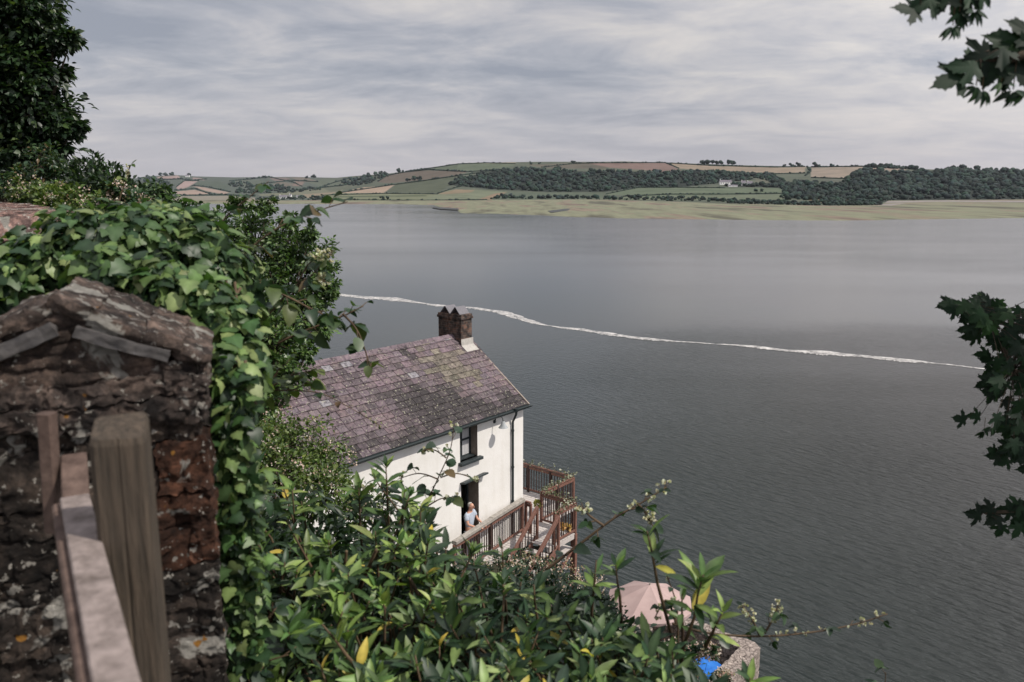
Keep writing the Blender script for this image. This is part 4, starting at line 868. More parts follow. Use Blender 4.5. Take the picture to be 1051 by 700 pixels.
n4 = N(nt, 'ShaderNodeTexNoise', Scale=16.0, Detail=2.0); c4_ = coords(nt); c4_.inputs['Location'].default_value = (1,2,9); L(nt, c4_, 0, n4, 'Vector'); r4 = ramp(nt, [(.715,(0,0,0)),(.74,(1,1,1))]); L(nt, n4, 'Fac', r4, 'Fac')
c4 = mix(nt, (r4,'Color'), (c3,2), (.42,.20,.04)); L(nt, c4, 2, b, 'Base Color'); b.inputs['Roughness'].default_value = .92; b.inputs['Specular IOR Level'].default_value = .25
nh = N(nt, 'ShaderNodeTexNoise', Scale=28.0, Detail=10.0, Roughness=.8); L(nt, co, 0, nh, 'Vector'); vf = N(nt, 'ShaderNodeTexVoronoi', Scale=26.0); vf.distance = 'CHEBYCHEV'; cw = mix(nt, .12, (co,0), (nh,'Color')); L(nt, cw, 2, vf, 'Vector')
hm_ = N(nt, 'ShaderNodeMath', operation='ADD'); hq = N(nt, 'ShaderNodeMath', operation='MULTIPLY'); L(nt, vf, 'Distance', hq, 0); hq.inputs[1].default_value = .55; L(nt, hq, 0, hm_, 0); L(nt, nh, 'Fac', hm_, 1); bump(nt, b, hm_, 1.0, .024, out=0); M['stone'] = m
def stone(mb, c, size, col, n=9, rnd_=.22, amp=.012, rot=0.0):
    """a rough hewn block"""
    hx, hy, hz = [s/2 for s in size]; g = np.linspace(-1, 1, n); V = []; F = []
    def face(fx):
        base = len(V)
        for i in range(n):
            for j in range(n): V.append(fx(g[i], g[j]))
        for i in range(n-1):
            for j in range(n-1): k = base+i*n+j; F.append((k, k+n, k+n+1, k+1))
    face(lambda a, b_: (a,-1,b_)); face(lambda a, b_: (b_,1,a)); face(lambda a, b_: (1,a,b_)); face(lambda a, b_: (-1,b_,a)); face(lambda a, b_: (a,b_,1)); face(lambda a, b_: (b_,a,-1))
    P = np.array(V, float); l = np.linalg.norm(P, axis=1)[:,None]; mx = abs(P).max(1)[:,None]
    P = P*(1-rnd_)+P/l*1.22*rnd_
    P = P*np.array([hx,hy,hz]); cr_, sr_ = math.cos(rot), math.sin(rot); P = np.stack([P[:,0]*cr_-P[:,2]*sr_, P[:,1], P[:,0]*sr_+P[:,2]*cr_], 1)
    P += np.array(c)
    P = P+np.array([np.array(mnoise.noise_vector(Vector(p*10)))*amp*.6+np.array(mnoise.noise_vector(Vector(p*27)))*amp*.55+np.array(mnoise.noise_vector(Vector(p*70)))*amp*.42 for p in P])
    mb.add(P, F, col)
PR = math.radians(20); pc_ = W(217,500,2.05)
pier = thing('stone_pier', 'old rough stone pier with gabled slate capped top, spotted with lichen', 'pillar', (pc_[0]-.325*math.cos(PR), pc_[1]-.325*math.sin(PR), 16.228), PR)
def warp(mb):
    for V in mb.v:
        for p in V:
            q_ = mnoise.noise_vector(Vector((p[0]*3.2,p[1]*3.2,p[2]*3.2+4))); p += np.array([q_[0]*.012, q_[1]*.008, q_[2]*.018])
mb = MB(); stone(mb, (0,.235,.50), (.625,.41,1.60), (.06,.048,.042), n=44, rnd_=.0, amp=.020)
z = 1.30; ri = 0
while z > -.25:
    rh = [.062,.07,.052,.15,.09,.12,.07,.14,.10,.16,.08,.13][ri%12]*random.uniform(.9,1.1); x = -.32; over = .022 if ri < 2 else 0
    while x < .31:
        w_ = min(random.uniform(.07,.16) if rh < .08 else random.uniform(.10,.28), .325-x)
        if .325-x-w_ < .05: w_ = .325-x
        base = np.array((.07,.058,.05))*random.uniform(.45,1.5)
        if ri in (0,1): base = np.array((.12,.098,.088))*random.uniform(.7,1.3)
        if 3 <= ri <= 5 and x > -.05: base = np.array((.115,.056,.036))*random.uniform(.45,1.1)
        stone(mb, (x+w_/2, .225, z-rh/2), (w_+over+.000, .44+over*2+random.uniform(-.022,.016), rh-.003), base, n=20, rnd_=.05, amp=.022); x += w_
    z -= rh; ri += 1
warp(mb); mb.build('body', M['stone'], pier, True)
mb = MB()   # gabled head
for k in range(5):
    zb_ = 1.30+k*.036; hwid = .335*(1-(k+.5)/5.6); nst = 4 if k < 2 else 3 if k < 4 else 1; x = -hwid
    for i in range(nst):
        w_ = 2*hwid/nst; stone(mb, (x+w_/2, .22, zb_+.018), (w_+.008, .43+random.uniform(-.02,.01), .044), np.array((.14,.11,.095))*random.uniform(.6,1.3), n=9, rnd_=.12, amp=.016); x += w_
for sg in (-1,1):      # rough mortar capping down each slope
    for k in range(5):
        t_ = (k+.5)/5; stone(mb, (sg*.335*t_, .22, 1.502-.165*t_+random.uniform(-.006,.006)), (.095, .46+random.uniform(-.02,.02), .034), np.array((.15,.12,.105))*random.uniform(.7,1.2), n=10, rnd_=.12, amp=.016, rot=-sg*.45)
mb.build('gable_head', M['stone'], pier, True)
M['bslate'] = varied('blue_slate', (.045,.043,.045), (.10,.092,.088), 30, .6, .4, .006)
for sg in (-1,1):
    mb = MB(); 
    if sg < 0: stone(mb, (-.165,.015,1.375), (.36,.075,.036), (1,1,1), n=12, rnd_=.06, amp=.008, rot=.40)
    else: stone(mb, (.145,.015,1.392), (.22,.075,.030), (1,1,1), n=12, rnd_=.06, amp=.008, rot=-.36)
    mb.build('slate', M['bslate'], pier)
# parapet wall running away from the pier
wd_ = unit(np.array([-2.06,3.0])); wn_ = np.array([wd_[1], -wd_[0]]); w0 = np.array([-1.25,2.45]); wl = 6.4
wall = thing('stone_wall', 'old rubble garden wall with slanting red brown coping stones behind the ivy', 'wall', (w0[0],w0[1],16.2), math.atan2(wd_[1],wd_[0]))
V, F = stone_wall('', '', '', [(0,0),(1.9,0)], .36, -.4, 1.30, None, .1, .03); mb = MB(); mb.add(V, F, (.08,.062,.054)); V, F = stone_wall('', '', '', [(1.9,0),(wl,0)], .40, -.4, 1.56, None, .1, .03); mb.add(V, F, (.055,.045,.04)); mb.build('body', M['stone'], wall, True)
mb = MB(); x = 1.95
while x < wl:
    t_ = random.uniform(.03,.055); stone(mb, (x, 0, 1.60+.015*x/wl), (t_, .50, .13), np.array((.30,.21,.195))*random.uniform(.5,1.25), n=4, rnd_=.15, amp=.012, rot=-.45); x += t_+.006
mb.build('coping', M['stone'], wall, True)
# wooden fence: post, rail, board
M['post'] = varied('weathered_post', (.035,.030,.024), (.125,.095,.07), 6, .85, 1.0, .012, stretch=(14,14,.9), detail=10)
M['railtop'] = varied('grey_rail', (.10,.08,.07), (.36,.30,.28), 20, .85, .9, .01, detail=10)
M['railside'] = varied('brown_rail', (.05,.032,.026), (.16,.11,.09), 22, .85, .6, .006, detail=8)
fence = thing('wooden_fence', 'weathered wooden fence post and handrail in front of the stone pier', 'fence', W(122,437,1.34)*np.array([1,1,0])+np.array([0,0,16.4]))
fl = np.array(fence.location)
Pc = W(122,437,1.36)-fl; PA = math.radians(17)
mb = MB(); n = 14; hwp = .044
zs = np.r_[np.linspace(-.3, Pc[2]-.012, n), Pc[2]]
prof_ = [(-1,-.8),(-.8,-1),(-.1,-1),(0,-.93),(.1,-1),(.8,-1),(1,-.8),(1,.8),(.8,1),(-.8,1),(-1,.8)]
V = []; 
for i, z_ in enumerate(zs):
    s = hwp*(.93 if i == n else 1)
    for (a_, b_) in prof_:
        p = np.array([Pc[0]+(a_*math.cos(PA)-b_*math.sin(PA))*s, Pc[1]+(a_*math.sin(PA)+b_*math.cos(PA))*s, z_+(.012*b_ if i >= n-1 else 0)]); V.append(p+np.array(mnoise.noise_vector(Vector((p[0]*12,p[1]*12,p[2]*3))))*.004)
k = len(prof_); F = [(i*k+j, i*k+(j+1)%k, (i+1)*k+(j+1)%k, (i+1)*k+j) for i in range(n) for j in range(k)]+[tuple(n*k+j for j in range(k))]
mb.add(V, F); mb.build('post', M['post'], fence)
A = W(77,514,1.52)-fl; Bq = W(127,700,.80)-fl; Bq = A+(Bq-A)*1.7; Bq[2] = A[2]
mb = MB(); mb.bar(A, Bq, .052, .022, up=(0,0,1)); mb.build('handrail', M['railtop'], fence)
A2 = A+np.array([-.004,0,-.052]); B2 = Bq+np.array([-.004,0,-.052]); mb = MB(); mb.bar(A2-np.array([.024,0,0]), B2-np.array([.024,0,0]), .034, .095); mb.build('side_rail', M['railside'], fence)
A3 = W(76,470,1.66)-fl; A4 = W(78,514,1.545)-fl; mb = MB(); mb.bar(A3, A4, .05, .024); mb.build('end_block', M['railside'], fence)
A5 = W(48,424,1.62)-fl; A6 = W(56,545,1.62)-fl; A6[1] = A5[1]; mb = MB(); mb.bar(A5, A6, .030, .03, up=(1,0,0)); mb.build('upright', M['railside'], fence)

# ================================================================== VEGETATION
# --- ivy
ivy = thing('ivy', 'glossy green ivy mounded over the garden wall and down the side of the stone pier', 'ivy', (-.70,2.3,16.3)); ib = np.array(ivy.location)
lb = LB(); mb = MB()
def ivylobe(u, v, y, rp, n, size=.056, flat=.6):
    c = W(u,v,y)-ib; r = rp*y/844
    d = rnd(n); d[:,1] = -abs(d[:,1])*1.0+.25*R.normal(size=n); d[:,2] = d[:,2]*.9+.25; d = unit(d)
    P = c+d*(r*R.uniform(.72,1.06,n))[:,None]*np.array([1,.7,1])
    P = P+R.normal(size=P.shape)*.02
    Nn = unit(d*1.0+UP*.5+R.normal(size=(n,3))*.48); D = unit(-UP*.8+np.cross(d, UP)*R.normal(size=(n,1))*.7+d*.35+R.normal(size=(n,3))*.25)
    D = D-Nn*(D*Nn).sum(1)[:,None]
    lb.add(T_IVY, P, D, Nn, size*R.uniform(.45,1.25,n), pal('ivy', n), R.uniform(.9,1.15,n))
for q in [(-8,292,2.75,30,160),(14,290,2.75,30,200),(55,272,2.8,32,240),(95,262,2.85,42,300),(140,262,2.9,48,380),(185,262,3.0,48,380),(222,285,3.0,42,320),(120,240,3.5,28,200),(165,238,3.6,30,240),(205,246,3.5,28,220),(160,300,2.62,34,260),(200,322,2.6,38,320),(235,335,2.6,34,260),(240,375,2.5,30,220),(75,245,3.4,28,150),(30,262,3.2,24,100),(105,280,2.6,28,140)]:
    ivylobe(*q[:4], int(q[4]*1.25))
for k in range(13):
    v = 390+k*26; ivylobe(238+k*1.5-(4 if k%3 == 0 else 0), v, 2.28, 19-k*.35, 90, .045)
for k in range(16):
    u0 = random.uniform(120,240); pts = [W(u0+random.uniform(-14,14)+j*random.uniform(-3,5), 290+j*26+random.uniform(-6,6), 2.62-.02*j)-ib for j in range(9)]; mb.tube(pts, .005, 5)
for k in range(4): mb.tube([W(232+k*6+random.uniform(-3,3)+j*1.2, 370+j*28, 2.30)-ib for j in range(13)], .005, 5)
pe = [W(u,v,2.44)-ib for u,v in ((0,330),(40,316),(80,308),(120,322),(160,342),(190,365),(208,385))]; mb.tube(pe, .006, 5)
lb.build('foliage', M['gloss_leaf'], ivy, True); mb.build('stems', M['stem'], ivy, True)
# --- laurel shrubs
def shoot(lb, mb, tip, base, n=11, size=.10, palette='laurel', ang=(35,80), top=.12, curve=.08, yellow=0):
    tip = np.asarray(tip, float); base = np.asarray(base, float); ax = unit(tip-base)
    mid = (tip+base)/2+R.normal(size=3)*curve*np.linalg.norm(tip-base)*.5
    P = [base, mid*.9+tip*.1, tip]; mb.tube([base, mid, tip-ax*top*.5, tip], [.007,.0055,.004,.0025], 5)
    s_ = R.uniform(0,1,n)**1.3; pos = tip-ax*(s_*top)[:,None]
    th = np.arange(n)*2.4+R.uniform(0,6); x = unit(np.cross(ax, np.array([.3,.2,1.]))); y = np.cross(ax, x)
    rad = np.cos(th)[:,None]*x+np.sin(th)[:,None]*y
    an = np.radians(ang[0]+(ang[1]-ang[0])*s_+R.normal(size=n)*9)
    D = unit(np.cos(an)[:,None]*ax+np.sin(an)[:,None]*rad+R.normal(size=(n,3))*.08)
    Nn = unit(ax-D*(D@ax)[:,None]+R.normal(size=(n,3))*.15)
    c = pal(palette, n); sz = size*R.uniform(.65,1.15,n)*(1-.35*(s_ < .12))
    c = np.where((s_ < .15)[:,None], c*1.3, c)
    lb.add(T_LANCE, pos, D, Nn, sz, c, R.uniform(.85,1.25,n))
top_l = prof([(225,600),(245,520),(262,492),(300,492),(330,486),(352,505),(372,488),(395,478),(412,500),(430,510),(450,545),(480,560),(520,585),(560,600),(620,606),(634,640),(660,652),(700,654),(712,700),(734,700),(742,690),(770,688),(800,700)])
def laurel(label, u0, u1, nsh, base_u, key=(), palette='laurel'):
    yb = 3.6; bz = W(base_u, 700, yb); bz[2] = ground(bz[0], bz[1])-.05
    t = thing('laurel_bush', label, 'shrub', bz); lb = LB(); mb = MB()
    for _ in range(nsh):
        u = random.uniform(u0,u1); tv = float(top_l(u)); q = random.random()**.75; v = tv+(735-tv)*q
        y = np.interp(v, [480,600,740], [3.7,2.75,2.05])*random.uniform(.94,1.12)
        tip = W(u,v,y); lean = np.array([random.uniform(-.5,.5), random.uniform(-.6,.2), 1.0])
        bs = tip-lean*random.uniform(.3,.5); shoot(lb, mb, tip-bz, bs-bz, n=random.randint(9,15), size=random.uniform(.072,.118), palette=palette)
    for (u,v,y,lu,lv,sz,n) in key:
        tip = W(u,v,y); bs = W(lu,lv,y*1.02); shoot(lb, mb, tip-bz, bs-bz, n=n, size=sz*1.2, top=.16, curve=.03, palette='sprig')
    for _ in range(14):
        u = random.uniform(u0,u1); v = random.uniform(float(top_l(u))+60, 700); e = W(u,v,2.9)-bz; mb.tube([(0,0,0), e*.5+np.array([0,0,.25]), e], [.018,.012,.006], 6)
    # inner leaves, coloured darker for the shade within the shrub
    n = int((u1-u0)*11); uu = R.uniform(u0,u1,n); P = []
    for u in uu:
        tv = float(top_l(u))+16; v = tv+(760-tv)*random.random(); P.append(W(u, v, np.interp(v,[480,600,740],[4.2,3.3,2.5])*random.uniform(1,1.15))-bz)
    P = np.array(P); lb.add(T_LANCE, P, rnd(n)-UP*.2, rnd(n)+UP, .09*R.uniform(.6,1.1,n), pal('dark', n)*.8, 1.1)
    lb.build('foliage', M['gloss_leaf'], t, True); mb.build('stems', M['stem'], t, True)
laurel('glossy long leaved evergreen shrub with tall leafy shoots in front of the slate roof', 250, 452, 100, 350,
       [(396,478,3.5,400,560,.095,16),(368,500,3.5,372,570,.09,12),(415,505,3.4,410,590,.09,12),(432,520,3.3,428,600,.09,12),(262,478,3.6,268,560,.09,10),(300,502,3.5,306,590,.09,11),(458,560,3.2,452,640,.085,10),(330,640,2.2,380,700,.10,9),(385,545,3.2,392,640,.1,12)], 'sprig')
laurel('glossy long leaved shrub spreading along the bottom below the veranda', 420, 625, 95, 520,
       [(515,560,3.0,520,640,.08,9),(612,575,2.9,606,650,.085,9),(548,600,2.8,552,680,.09,10),(468,610,2.6,480,690,.1,11)])
laurel('glossy shrub with upright shoots crossing the pink parasol', 600, 745, 34, 680,
       [(664,545,2.55,690,655,.088,12),(632,580,2.75,638,640,.085,9),(722,590,2.45,700,668,.105,16),(742,628,2.45,724,664,.085,10),(770,696,2.2,764,740,.085,10),(700,610,2.6,700,680,.07,5),(690,668,2.4,694,730,.09,10)])
# broad dark leaves low at left of the shrub
# --- background bushes
plant('bush', 'dense bush with tiny pinkish white blossom covering the near end of the roof', 'bush', [(262,455,7.5,34),(300,450,7.8,36),(335,470,7.6,32),(285,490,7,38),(330,510,6.8,36),(372,520,7.2,26),(250,500,6.6,30)], (W(300,560,7.6)[0],7.6,ground(W(300,560,7.6)[0],7.6)), T_SMALL, .05, 'light', 1.25, 30, flowers=(34,.022,'flower'), trunk_r=.04)
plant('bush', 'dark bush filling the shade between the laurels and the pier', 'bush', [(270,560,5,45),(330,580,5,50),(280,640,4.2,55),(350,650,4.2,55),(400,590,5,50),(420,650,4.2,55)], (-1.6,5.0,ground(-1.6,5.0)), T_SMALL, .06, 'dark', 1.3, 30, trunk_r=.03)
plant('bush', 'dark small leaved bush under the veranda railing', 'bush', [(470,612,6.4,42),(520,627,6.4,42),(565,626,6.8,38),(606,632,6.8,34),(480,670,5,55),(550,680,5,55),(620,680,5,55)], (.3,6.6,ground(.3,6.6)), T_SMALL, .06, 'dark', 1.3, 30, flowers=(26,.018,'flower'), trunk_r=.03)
plant('bush', 'flowering shrub with cream blossom at the foot of the veranda stair', 'bush', [(480,592,17,24),(515,588,17,24),(540,584,17.5,20),(572,590,18,22),(600,600,18,22),(560,612,16,28)], (W(545,600,17.5)[0],17.5,ground(W(545,600,17.5)[0],17.5)), T_SMALL, .09, 'dark', .9, 26, flowers=(60,.05,'flower'), trunk_r=.04)
plant('bush', 'dark blossom flecked bush below the pink parasol', 'bush', [(645,668,9,28),(685,678,9,26),(706,672,9,15),(728,668,8.8,9),(742,694,8.6,9),(708,694,8.4,11),(650,705,8,38),(700,712,8,36)], (W(690,700,9)[0],9,ground(W(690,700,9)[0],9)), T_SMALL, .07, 'dark', 1.0, 26, flowers=(60,.028,'flower'), trunk_r=.04)
# tree in the middle left
plant('tree', 'dense rounded green tree between the ivy and the cottage roof', 'tree', [(232,238,12,29),(262,243,12,30),(290,252,11.5,30),(314,272,11.2,30),(328,292,11,22),(285,300,11,40),(250,280,11.5,42),(300,330,10.6,34),(275,360,10,38),(250,330,10.5,42),(288,385,9.6,26),(262,410,9.2,30),(250,445,9,30),(338,300,11,8),(330,264,11,8),(318,240,11,9),(298,228,11.4,9),(272,212,11.8,10),(246,210,12,9),(326,338,10.6,11),(312,362,10.2,12)], (-3.6,10.4,ground(-3.6,10.4)), T_SMALL, .075, 'mid', 1.7, 30, trunk_r=.11, crown_name='crown', clump_r=.2, inner=.15, rr0=.5, rr1=1.22)
plant('tree', 'small dark tree left of the estuary view behind the ivy', 'tree', [(185,222,10,20),(163,205,10.5,20),(208,232,10,19),(140,212,9.5,22),(190,238,9.5,30)], (W(180,200,10)[0],10.3,ground(-4.1,10.3)), T_SMALL, .075, 'tree', 1.2, 28, trunk_r=.07, crown_name='crown')
plant('tree', 'dark bushy conifer on the skyline beside the big tree', 'tree', [(98,180,9,20),(84,186,9,20),(112,192,8.6,22),(92,200,8.6,24),(128,200,8.6,20)], (W(98,190,9)[0],9,16.4), T_SMALL, .06, 'bigtree', 1.3, 26, trunk_r=.06, crown_name='crown', droop=-.5)
plant('hedge', 'light green leafy hedge above the red brown wall coping', 'hedge', [(20,196,7.5,14),(38,200,7.4,16),(60,204,7.2,18),(82,210,7,20),(105,218,6.6,20),(50,212,7,14)], (W(60,200,7.4)[0],7.6,16.3), T_SMALL, .05, 'light', 1.5, 26, flowers=(14,.018,'flower'), trunk_r=.03)
plant('bush', 'tall bush with pinkish tips on the skyline behind the ivy', 'bush', [(124,196,6,10),(136,208,6,14),(116,212,6,14),(152,218,6,15)], (W(130,200,6)[0],6.1,15.6), T_SMALL, .05, 'bramble', 1.2, 22, flowers=(16,.018,'flower'), trunk_r=.03)
plant('bush', 'olive tinted bush under the lower branches of the big tree', 'bush', [(52,168,11,20),(66,178,11,16),(40,182,11,22),(15,186,11,18)], (W(50,180,11)[0],11.2,16.4), T_SMALL, .07, 'bramble', 1.2, 24, trunk_r=.05)
plant('tree', 'big dark leafy tree filling the upper left corner', 'tree', [(-10,20,13,46),(28,22,13,30),(58,36,13,16),(72,40,13,9),(0,75,13,50),(34,78,13,30),(20,112,13,46),(58,122,13,20),(74,130,13,10),(-20,150,13,50),(25,158,13,38),(50,148,13,18),(-60,40,13,55),(-70,120,13,60),(10,-20,13,45)], (W(-20,150,13)[0],13.4,16.4), T_SMALL, .13, 'bigtree', 1.6, 34, trunk_r=.22, crown_name='crown')
# --- brambles
def bramble(label, pts, r=.004, size=.045, every=.075, tipflow=0, palette='bramble', side=(), flow_from=.8, name='bramble'):
    P0 = np.array([W(*p) for p in pts]); base = P0[0]; t = thing(name, label, 'bramble', base)
    lb = LB(); mb = MB(); fl_ = LB(); hasf = False
    for line in [pts]+list(side):
        P = np.array([W(*p) for p in line])-base; n = 30
        # smooth
        tt = np.linspace(0, len(P)-1, n); 
        def cr_(q):
            i = min(int(q), len(P)-2); f = q-i; p0 = P[max(i-1,0)]; p1 = P[i]; p2 = P[i+1]; p3 = P[min(i+2,len(P)-1)]
            return .5*((2*p1)+(-p0+p2)*f+(2*p0-5*p1+4*p2-p3)*f*f+(-p0+3*p1-3*p2+p3)*f**3)
        Q = np.array([cr_(q) for q in tt]); mb.tube(Q, np.linspace(r, r*.4, n), 5)
        Ls = np.r_[0, np.cumsum(np.linalg.norm(np.diff(Q, axis=0), axis=1))]; k = max(2, int(Ls[-1]/(every*.62)))
        for i in range(k):
            s = (i+.6)/k*Ls[-1]
            if every > 5: break
            p = np.array([np.interp(s, Ls, Q[:,a_]) for a_ in range(3)]); j = min(n-2, int(np.searchsorted(Ls, s))); ax = unit(Q[min(j+1,n-1)]-Q[max(j-1,0)])
            sd_ = unit(np.cross(ax, UP))*(1 if i%2 else -1); pd = unit(sd_*.8+ax*.5+UP*random.uniform(-.3,.6)+R.normal(size=3)*.25); pe_ = p+pd*size*.6
            mb.tube([p, pe_], r*.35, 4)
            nl = random.choice((1,3,3)); sc = size*random.uniform(.65,1.4)*(1-.35*s/Ls[-1])
            D = [pd-UP*.4]+([unit(np.cross(pd,UP))*.9+pd*.2-UP*.3, -unit(np.cross(pd,UP))*.9+pd*.2-UP*.3] if nl == 3 else [])
            D = np.array(D); lb.add(T_OV, np.tile(pe_, (len(D),1)), D, np.tile(UP, (len(D),1))+R.normal(size=(len(D),3))*.4, sc*np.array([1.1]+[.85]*(len(D)-1)), pal(palette, len(D)), 1.0)
        if tipflow:
            hasf = True; n_ = tipflow
            s = R.uniform(flow_from, 1.0, n_)*Ls[-1]; p = np.stack([np.interp(s, Ls, Q[:,a_]) for a_ in range(3)], 1)
            off = rnd(n_)*size*.35+UP*size*.1; 
            for a_, b_ in zip(p, off): mb.tube([a_, a_+b_], r*.22, 3)
            c = p+off; k2 = 7; fl_.add(T_SMALL, np.repeat(c, k2, 0), rnd(n_*k2), rnd(n_*k2), size*.17*R.uniform(.7,1.2,n_*k2), pal('bud', n_*k2), 2.2)
    if lb.V: lb.build('foliage', M['leaf'], t, True)
    mb.build('stem', M['stem'], t, True)
    if hasf: fl_.build('blossom', M['petal'], t)
bramble('uppermost arching bramble stem against the far hills', [(205,262,3.3),(230,225,3.3),(255,203,3.3),(276,186,3.3)], .004, .062, .085)
bramble('long bramble stem reaching right over the estuary above the tree', [(222,300,3.2),(250,262,3.2),(282,236,3.2),(315,220,3.2),(357,207,3.2)], .005, .075, .085)
bramble('bramble stem with cream buds rising in front of the water', [(270,330,3.3),(300,296,3.3),(320,282,3.3),(340,260,3.3)], .004, .070, .07, 12, side=[[(306,290,3.3),(316,272,3.3),(328,262,3.3)],[(300,296,3.3),(322,292,3.3),(334,288,3.3)]])
bramble('forked bramble spray just above the slate roof', [(255,285,3.1),(298,306,3.1),(322,318,3.1),(345,326,3.1),(373,314,3.1)], .0055, .078, .07, 0, side=[[(285,352,3.1),(312,340,3.1),(338,330,3.1),(358,322,3.1)],[(352,322,3.1),(368,342,3.1),(382,382,3.1)]])
bramble('thin trailing bramble stem across the slate roof', [(262,392,3.3),(300,400,3.3),(330,404,3.3),(362,420,3.3),(392,438,3.3)], .0035, .034, .075, 6)
bramble('leafy young sprig at the left edge of the slate roof', [(255,420,3.2),(275,400,3.2),(298,386,3.2),(322,380,3.2)], .004, .07, .05, 0, 'light', side=[[(275,400,3.2),(300,400,3.2),(316,392,3.2)],[(270,405,3.2),(286,380,3.2),(296,372,3.2)]])
bramble('dark leaved bramble sprig standing up in front of the white wall', [(418,560,4.2),(436,520,4.2),(450,490,4.2),(462,462,4.2),(466,436,4.2)], .005, .075, .10, 5, side=[[(450,492,4.2),(430,486,4.2),(408,492,4.2)],[(452,490,4.2),(470,486,4.2),(492,494,4.2)],[(438,520,4.2),(452,512,4.2),(466,510,4.2)],[(458,470,4.2),(446,462,4.2),(434,462,4.2)]])
bramble('thick dark bramble branch reaching up right over the water beside the parasol', [(560,585,3.4),(598,556,3.4),(630,532,3.4),(655,518,3.4),(684,500,3.4)], .0075, .075, .12, 14, 'dark', side=[[(620,540,3.4),(606,530,3.4),(596,520,3.4)],[(655,518,3.4),(664,528,3.4),(668,538,3.4)]], flow_from=.7)
bramble('long low bramble stem with cream buds stretching right over the water', [(690,640,3.0),(730,650,3.0),(785,653,3.0),(840,648,3.0),(880,640,3.0),(911,630,3.0)], .0055, .05, .17, 24, 'dark', side=[[(780,653,3.0),(772,636,3.0),(762,622,3.0)],[(785,650,3.0),(794,634,3.0),(798,622,3.0)]], flow_from=.45)
bramble('curved bramble shoot crossing the lower part of the parasol', [(694,700,2.7),(696,660,2.7),(694,620,2.7),(684,590,2.7)], .005, .05, .2, 5, 'dark', side=[[(694,640,2.7),(684,616,2.7),(672,634,2.7)]])
bramble('small leafy stem poking up at the bottom right edge', [(905,720,3.2),(908,706,3.2),(909,690,3.2)], .004, .05, .05, 0)
bramble('bare pinkish tipped sprig against the sky behind the ivy', [(118,225,5),(124,200,5),(130,184,5),(133,170,5)], .006, .06, .10, 8, 'light')
bramble('yellow green ivy coloured sprig on top of the ivy mound', [(130,245,3.2),(134,225,3.2),(138,212,3.2)], .004, .075, .05, 0, 'light')
bramble('cream budded bramble tips above the ivy in front of the small tree', [(165,235,3.5),(182,222,3.5),(198,228,3.5),(214,236,3.5)], .004, .045, .08, 12, flow_from=.3)
bramble('broad dark leaved sprig at the foot of the stone pier beside the laurel', [(232,720,2.3),(248,690,2.3),(262,655,2.3),(282,625,2.3)], .005, .10, .07, 0, 'dark', side=[[(248,690,2.3),(270,680,2.3),(296,672,2.3)]])
# --- sycamore whose branches hang in from the right
syc = thing('sycamore_tree', 'sycamore standing to the right whose leafy branches hang into view', 'tree', (5.2,4.2,14.5)); sb_ = np.array(syc.location)
mb = MB(); mb.tube(np.array([(0,0,-1.5),(.05,0,1.5),(.1,.1,3.5),(.0,.2,6)]), [.22,.18,.14,.08], 10); mb.build('trunk', M['bark'], syc, True)
PAL['syc'] = [((.009,.023,.012),5),((.014,.036,.016),4),((.026,.062,.02),1.2)]; M['syc'] = leafmat('sycamore_leaf', .6, .22, .25)
def syc_branch(line, leafpts, size, keys=(), twig=.004):
    lb = LB(); mb = MB(); P = np.array([W(*p) for p in line])-sb_; P = np.vstack([[0,.1,min(3.0, max(1.5, P[0][2]-.3))], P]); mb.tube(P, np.linspace(.03, twig, len(P)), 6)
    for (u,v,y,ang,sz) in leafpts:
        p = W(u,v,y)-sb_; j = np.argmin(np.linalg.norm(P-p, axis=1)); a_ = math.radians(ang)
        d = np.array([math.cos(a_), random.uniform(-.25,.25), -math.sin(a_)]); nn = np.array([random.uniform(-.35,.35), -1.0, random.uniform(-.1,.8)])
        b0 = p-unit(d)*size*sz*.42; lb.add(T_MAPLE, [b0], [d], [nn], size*sz, pal('syc',1), random.uniform(.8,1.0))
        mb.tube([P[j], (P[j]+b0)/2+UP*.01, b0], [.0022,.0018,.0014], 4)
    br = mb.build('branch', M['bark'], syc, True); lb.build('foliage', M['syc'], br)
    for (u,v,y,s) in keys:        # winged seed bunches
        c = W(u,v,y)-sb_; lk = LB(); n = 8; an = R.uniform(-2.9,-.2,n); D = np.stack([np.cos(an), R.normal(size=n)*.3, np.sin(an)], 1)
        lk.add(T_LANCE, c+np.zeros((n,3))+D*s*.12, D, np.tile([.2,-1,.3],(n,1)), s*R.uniform(.8,1.1,n), pal('syc',n)*1.5, 1.1); k_ = lk.build('seed_bunch', M['syc'], br)
        mk = MB(); mk.tube([c+UP*s*1.5, c+UP*s*.6, c], .0015, 4); mk.build('stalk', M['stem'], k_)
Y1 = 2.0
syc_branch([(1120,-30,Y1),(1040,-25,Y1),(980,-12,Y1),(945,-6,Y1)],
  [(932,10,Y1,195,.075),(948,2,Y1,150,.08),(964,2,Y1,110,.075),(982,4,Y1,80,.08),(1000,0,Y1,45,.07),(972,-8,Y1,90,.07),(992,6,Y1,95,.06),(1012,-2,Y1,30,.06)], 1.0, [(978,26,Y1,.035),(985,12,Y1,.04),(1000,10,Y1,.035)])
syc_branch([(1130,40,Y1),(1062,52,Y1),(1040,60,Y1),(1005,62,Y1)],
  [(975,82,Y1,160,.095),(990,68,Y1,190,.085),(1002,60,Y1,150,.08),(1020,52,Y1,175,.10),(1034,42,Y1,200,.10),(1050,30,Y1,210,.09),(1046,58,Y1,120,.10),(1014,76,Y1,100,.07),(1030,80,Y1,70,.07),(1050,76,Y1,60,.08),(1060,50,Y1,80,.1)], 1.0, [(1008,92,Y1,.038),(1002,88,Y1,.03),(1040,92,Y1,.042),(1028,84,Y1,.035),(1052,94,Y1,.04)])
Y2 = 3.9
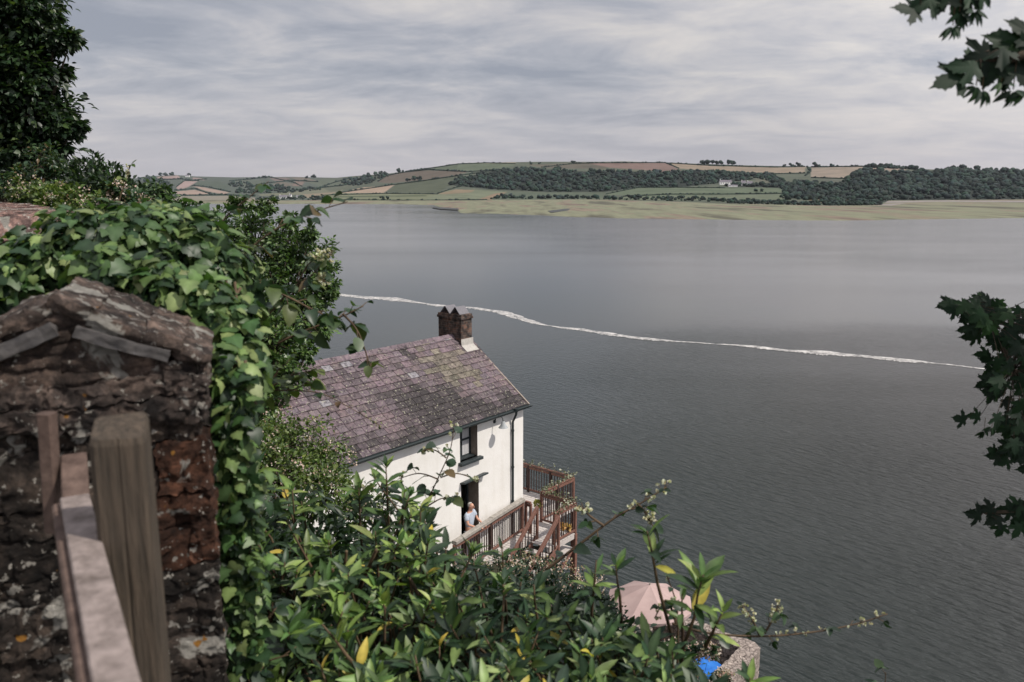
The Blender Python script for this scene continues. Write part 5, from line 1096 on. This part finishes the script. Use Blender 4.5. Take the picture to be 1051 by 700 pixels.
mid = [(random.gauss(0,1),random.gauss(0,1)) for _ in range(0)]
LP = []
zone = [(965,312),(985,303),(1010,304),(1036,318),(1060,330),(1060,482),(1040,484),(1024,470),(1038,448),(1020,440),(1030,418),(1000,395),(1010,372),(1002,350),(990,340),(985,325)]
c_ = 0
while len(LP) < 190:
    u, v = random.uniform(962,1075), random.uniform(302,486)
    if u > 1060 or inpoly([u],[v],zone)[0]: LP.append((u, v, Y2*random.uniform(.93,1.1), random.uniform(120,215) if u < 1020 else random.uniform(60,200), random.uniform(.8,1.25)))
LP += [(972,312,Y2,185,1.0),(985,430,Y2,192,1.0),(1000,427,Y2,185,1.0),(990,338,Y2,170,1),(1020,468,Y2,185,1.1),(1030,474,Y2,160,1),(1018,462,Y2,200,.8)]
syc_branch([(1150,420,Y2),(1085,410,Y2),(1040,380,Y2),(1015,330,Y2),(985,314,Y2)], LP, .078, [(1018,438,Y2,.05),(1010,442,Y2,.045)])
LP = [(1000,528,Y2,190,1),(1012,522,Y2,170,1),(1020,534,Y2,150,1),(1026,545,Y2,100,.9),(1032,524,Y2,180,1),(1040,520,Y2,160,1),(1045,532,Y2,120,1.1),(1050,522,Y2,90,1),(1056,540,Y2,110,1.1),(1044,545,Y2,110,1),(1062,525,Y2,90,1.2)]
syc_branch([(1150,500,Y2),(1090,515,Y2),(1055,524,Y2),(1010,527,Y2)], LP, .10)

lb = LB(); mb = MB()  # unseen crown lobes added out of view to shade the hanging branches
for (x_, y_, z_, r_) in ((3.4,3.55,18.9,.5),(3.6,3.7,18.2,.5),(3.5,3.4,17.6,.4),(4.6,4.2,20.5,1.2),(5.6,4.6,21.2,1.3),(5.4,3.2,19.8,1.0)):
    crown(lb, np.array([x_,y_,z_])-sb_, r_, int(14*r_/.5), 16, T_MAPLE, .11, 'syc', mb=mb, inner=.3)
    c = np.array([x_,y_,z_])-sb_; mb.tube([np.array([.1,.1,3.0]), c*.5+np.array([0,0,2.2]), c], [.05,.03,.015], 6)
cb_ = mb.build('limbs', M['bark'], syc, True); lb.build('crown', M['syc'], syc)

# ================================================================== HAZE
USE_HAZE = True
if USE_HAZE:
    mb = MB(); mb.box((-6900,-290,-6),(6900,6900,230)); hzo = mb.build('haze', bpy.data.materials.new('haze')); hm = hzo.data.materials[0]; hm.use_nodes = True; nt = hm.node_tree
    nt.nodes.remove(nt.nodes['Principled BSDF']); pv = N(nt, 'ShaderNodeVolumePrincipled'); pv.inputs['Color'].default_value = (.80,.86,1,1); pv.inputs['Density'].default_value = .00002; pv.inputs['Anisotropy'].default_value = .0
    nt.links.new(pv.outputs['Volume'], nt.nodes['Material Output'].inputs['Volume']); tag(hzo, 'thin bluish haze over the estuary and hills', 'haze', kind='stuff')
bpy.context.view_layer.update()
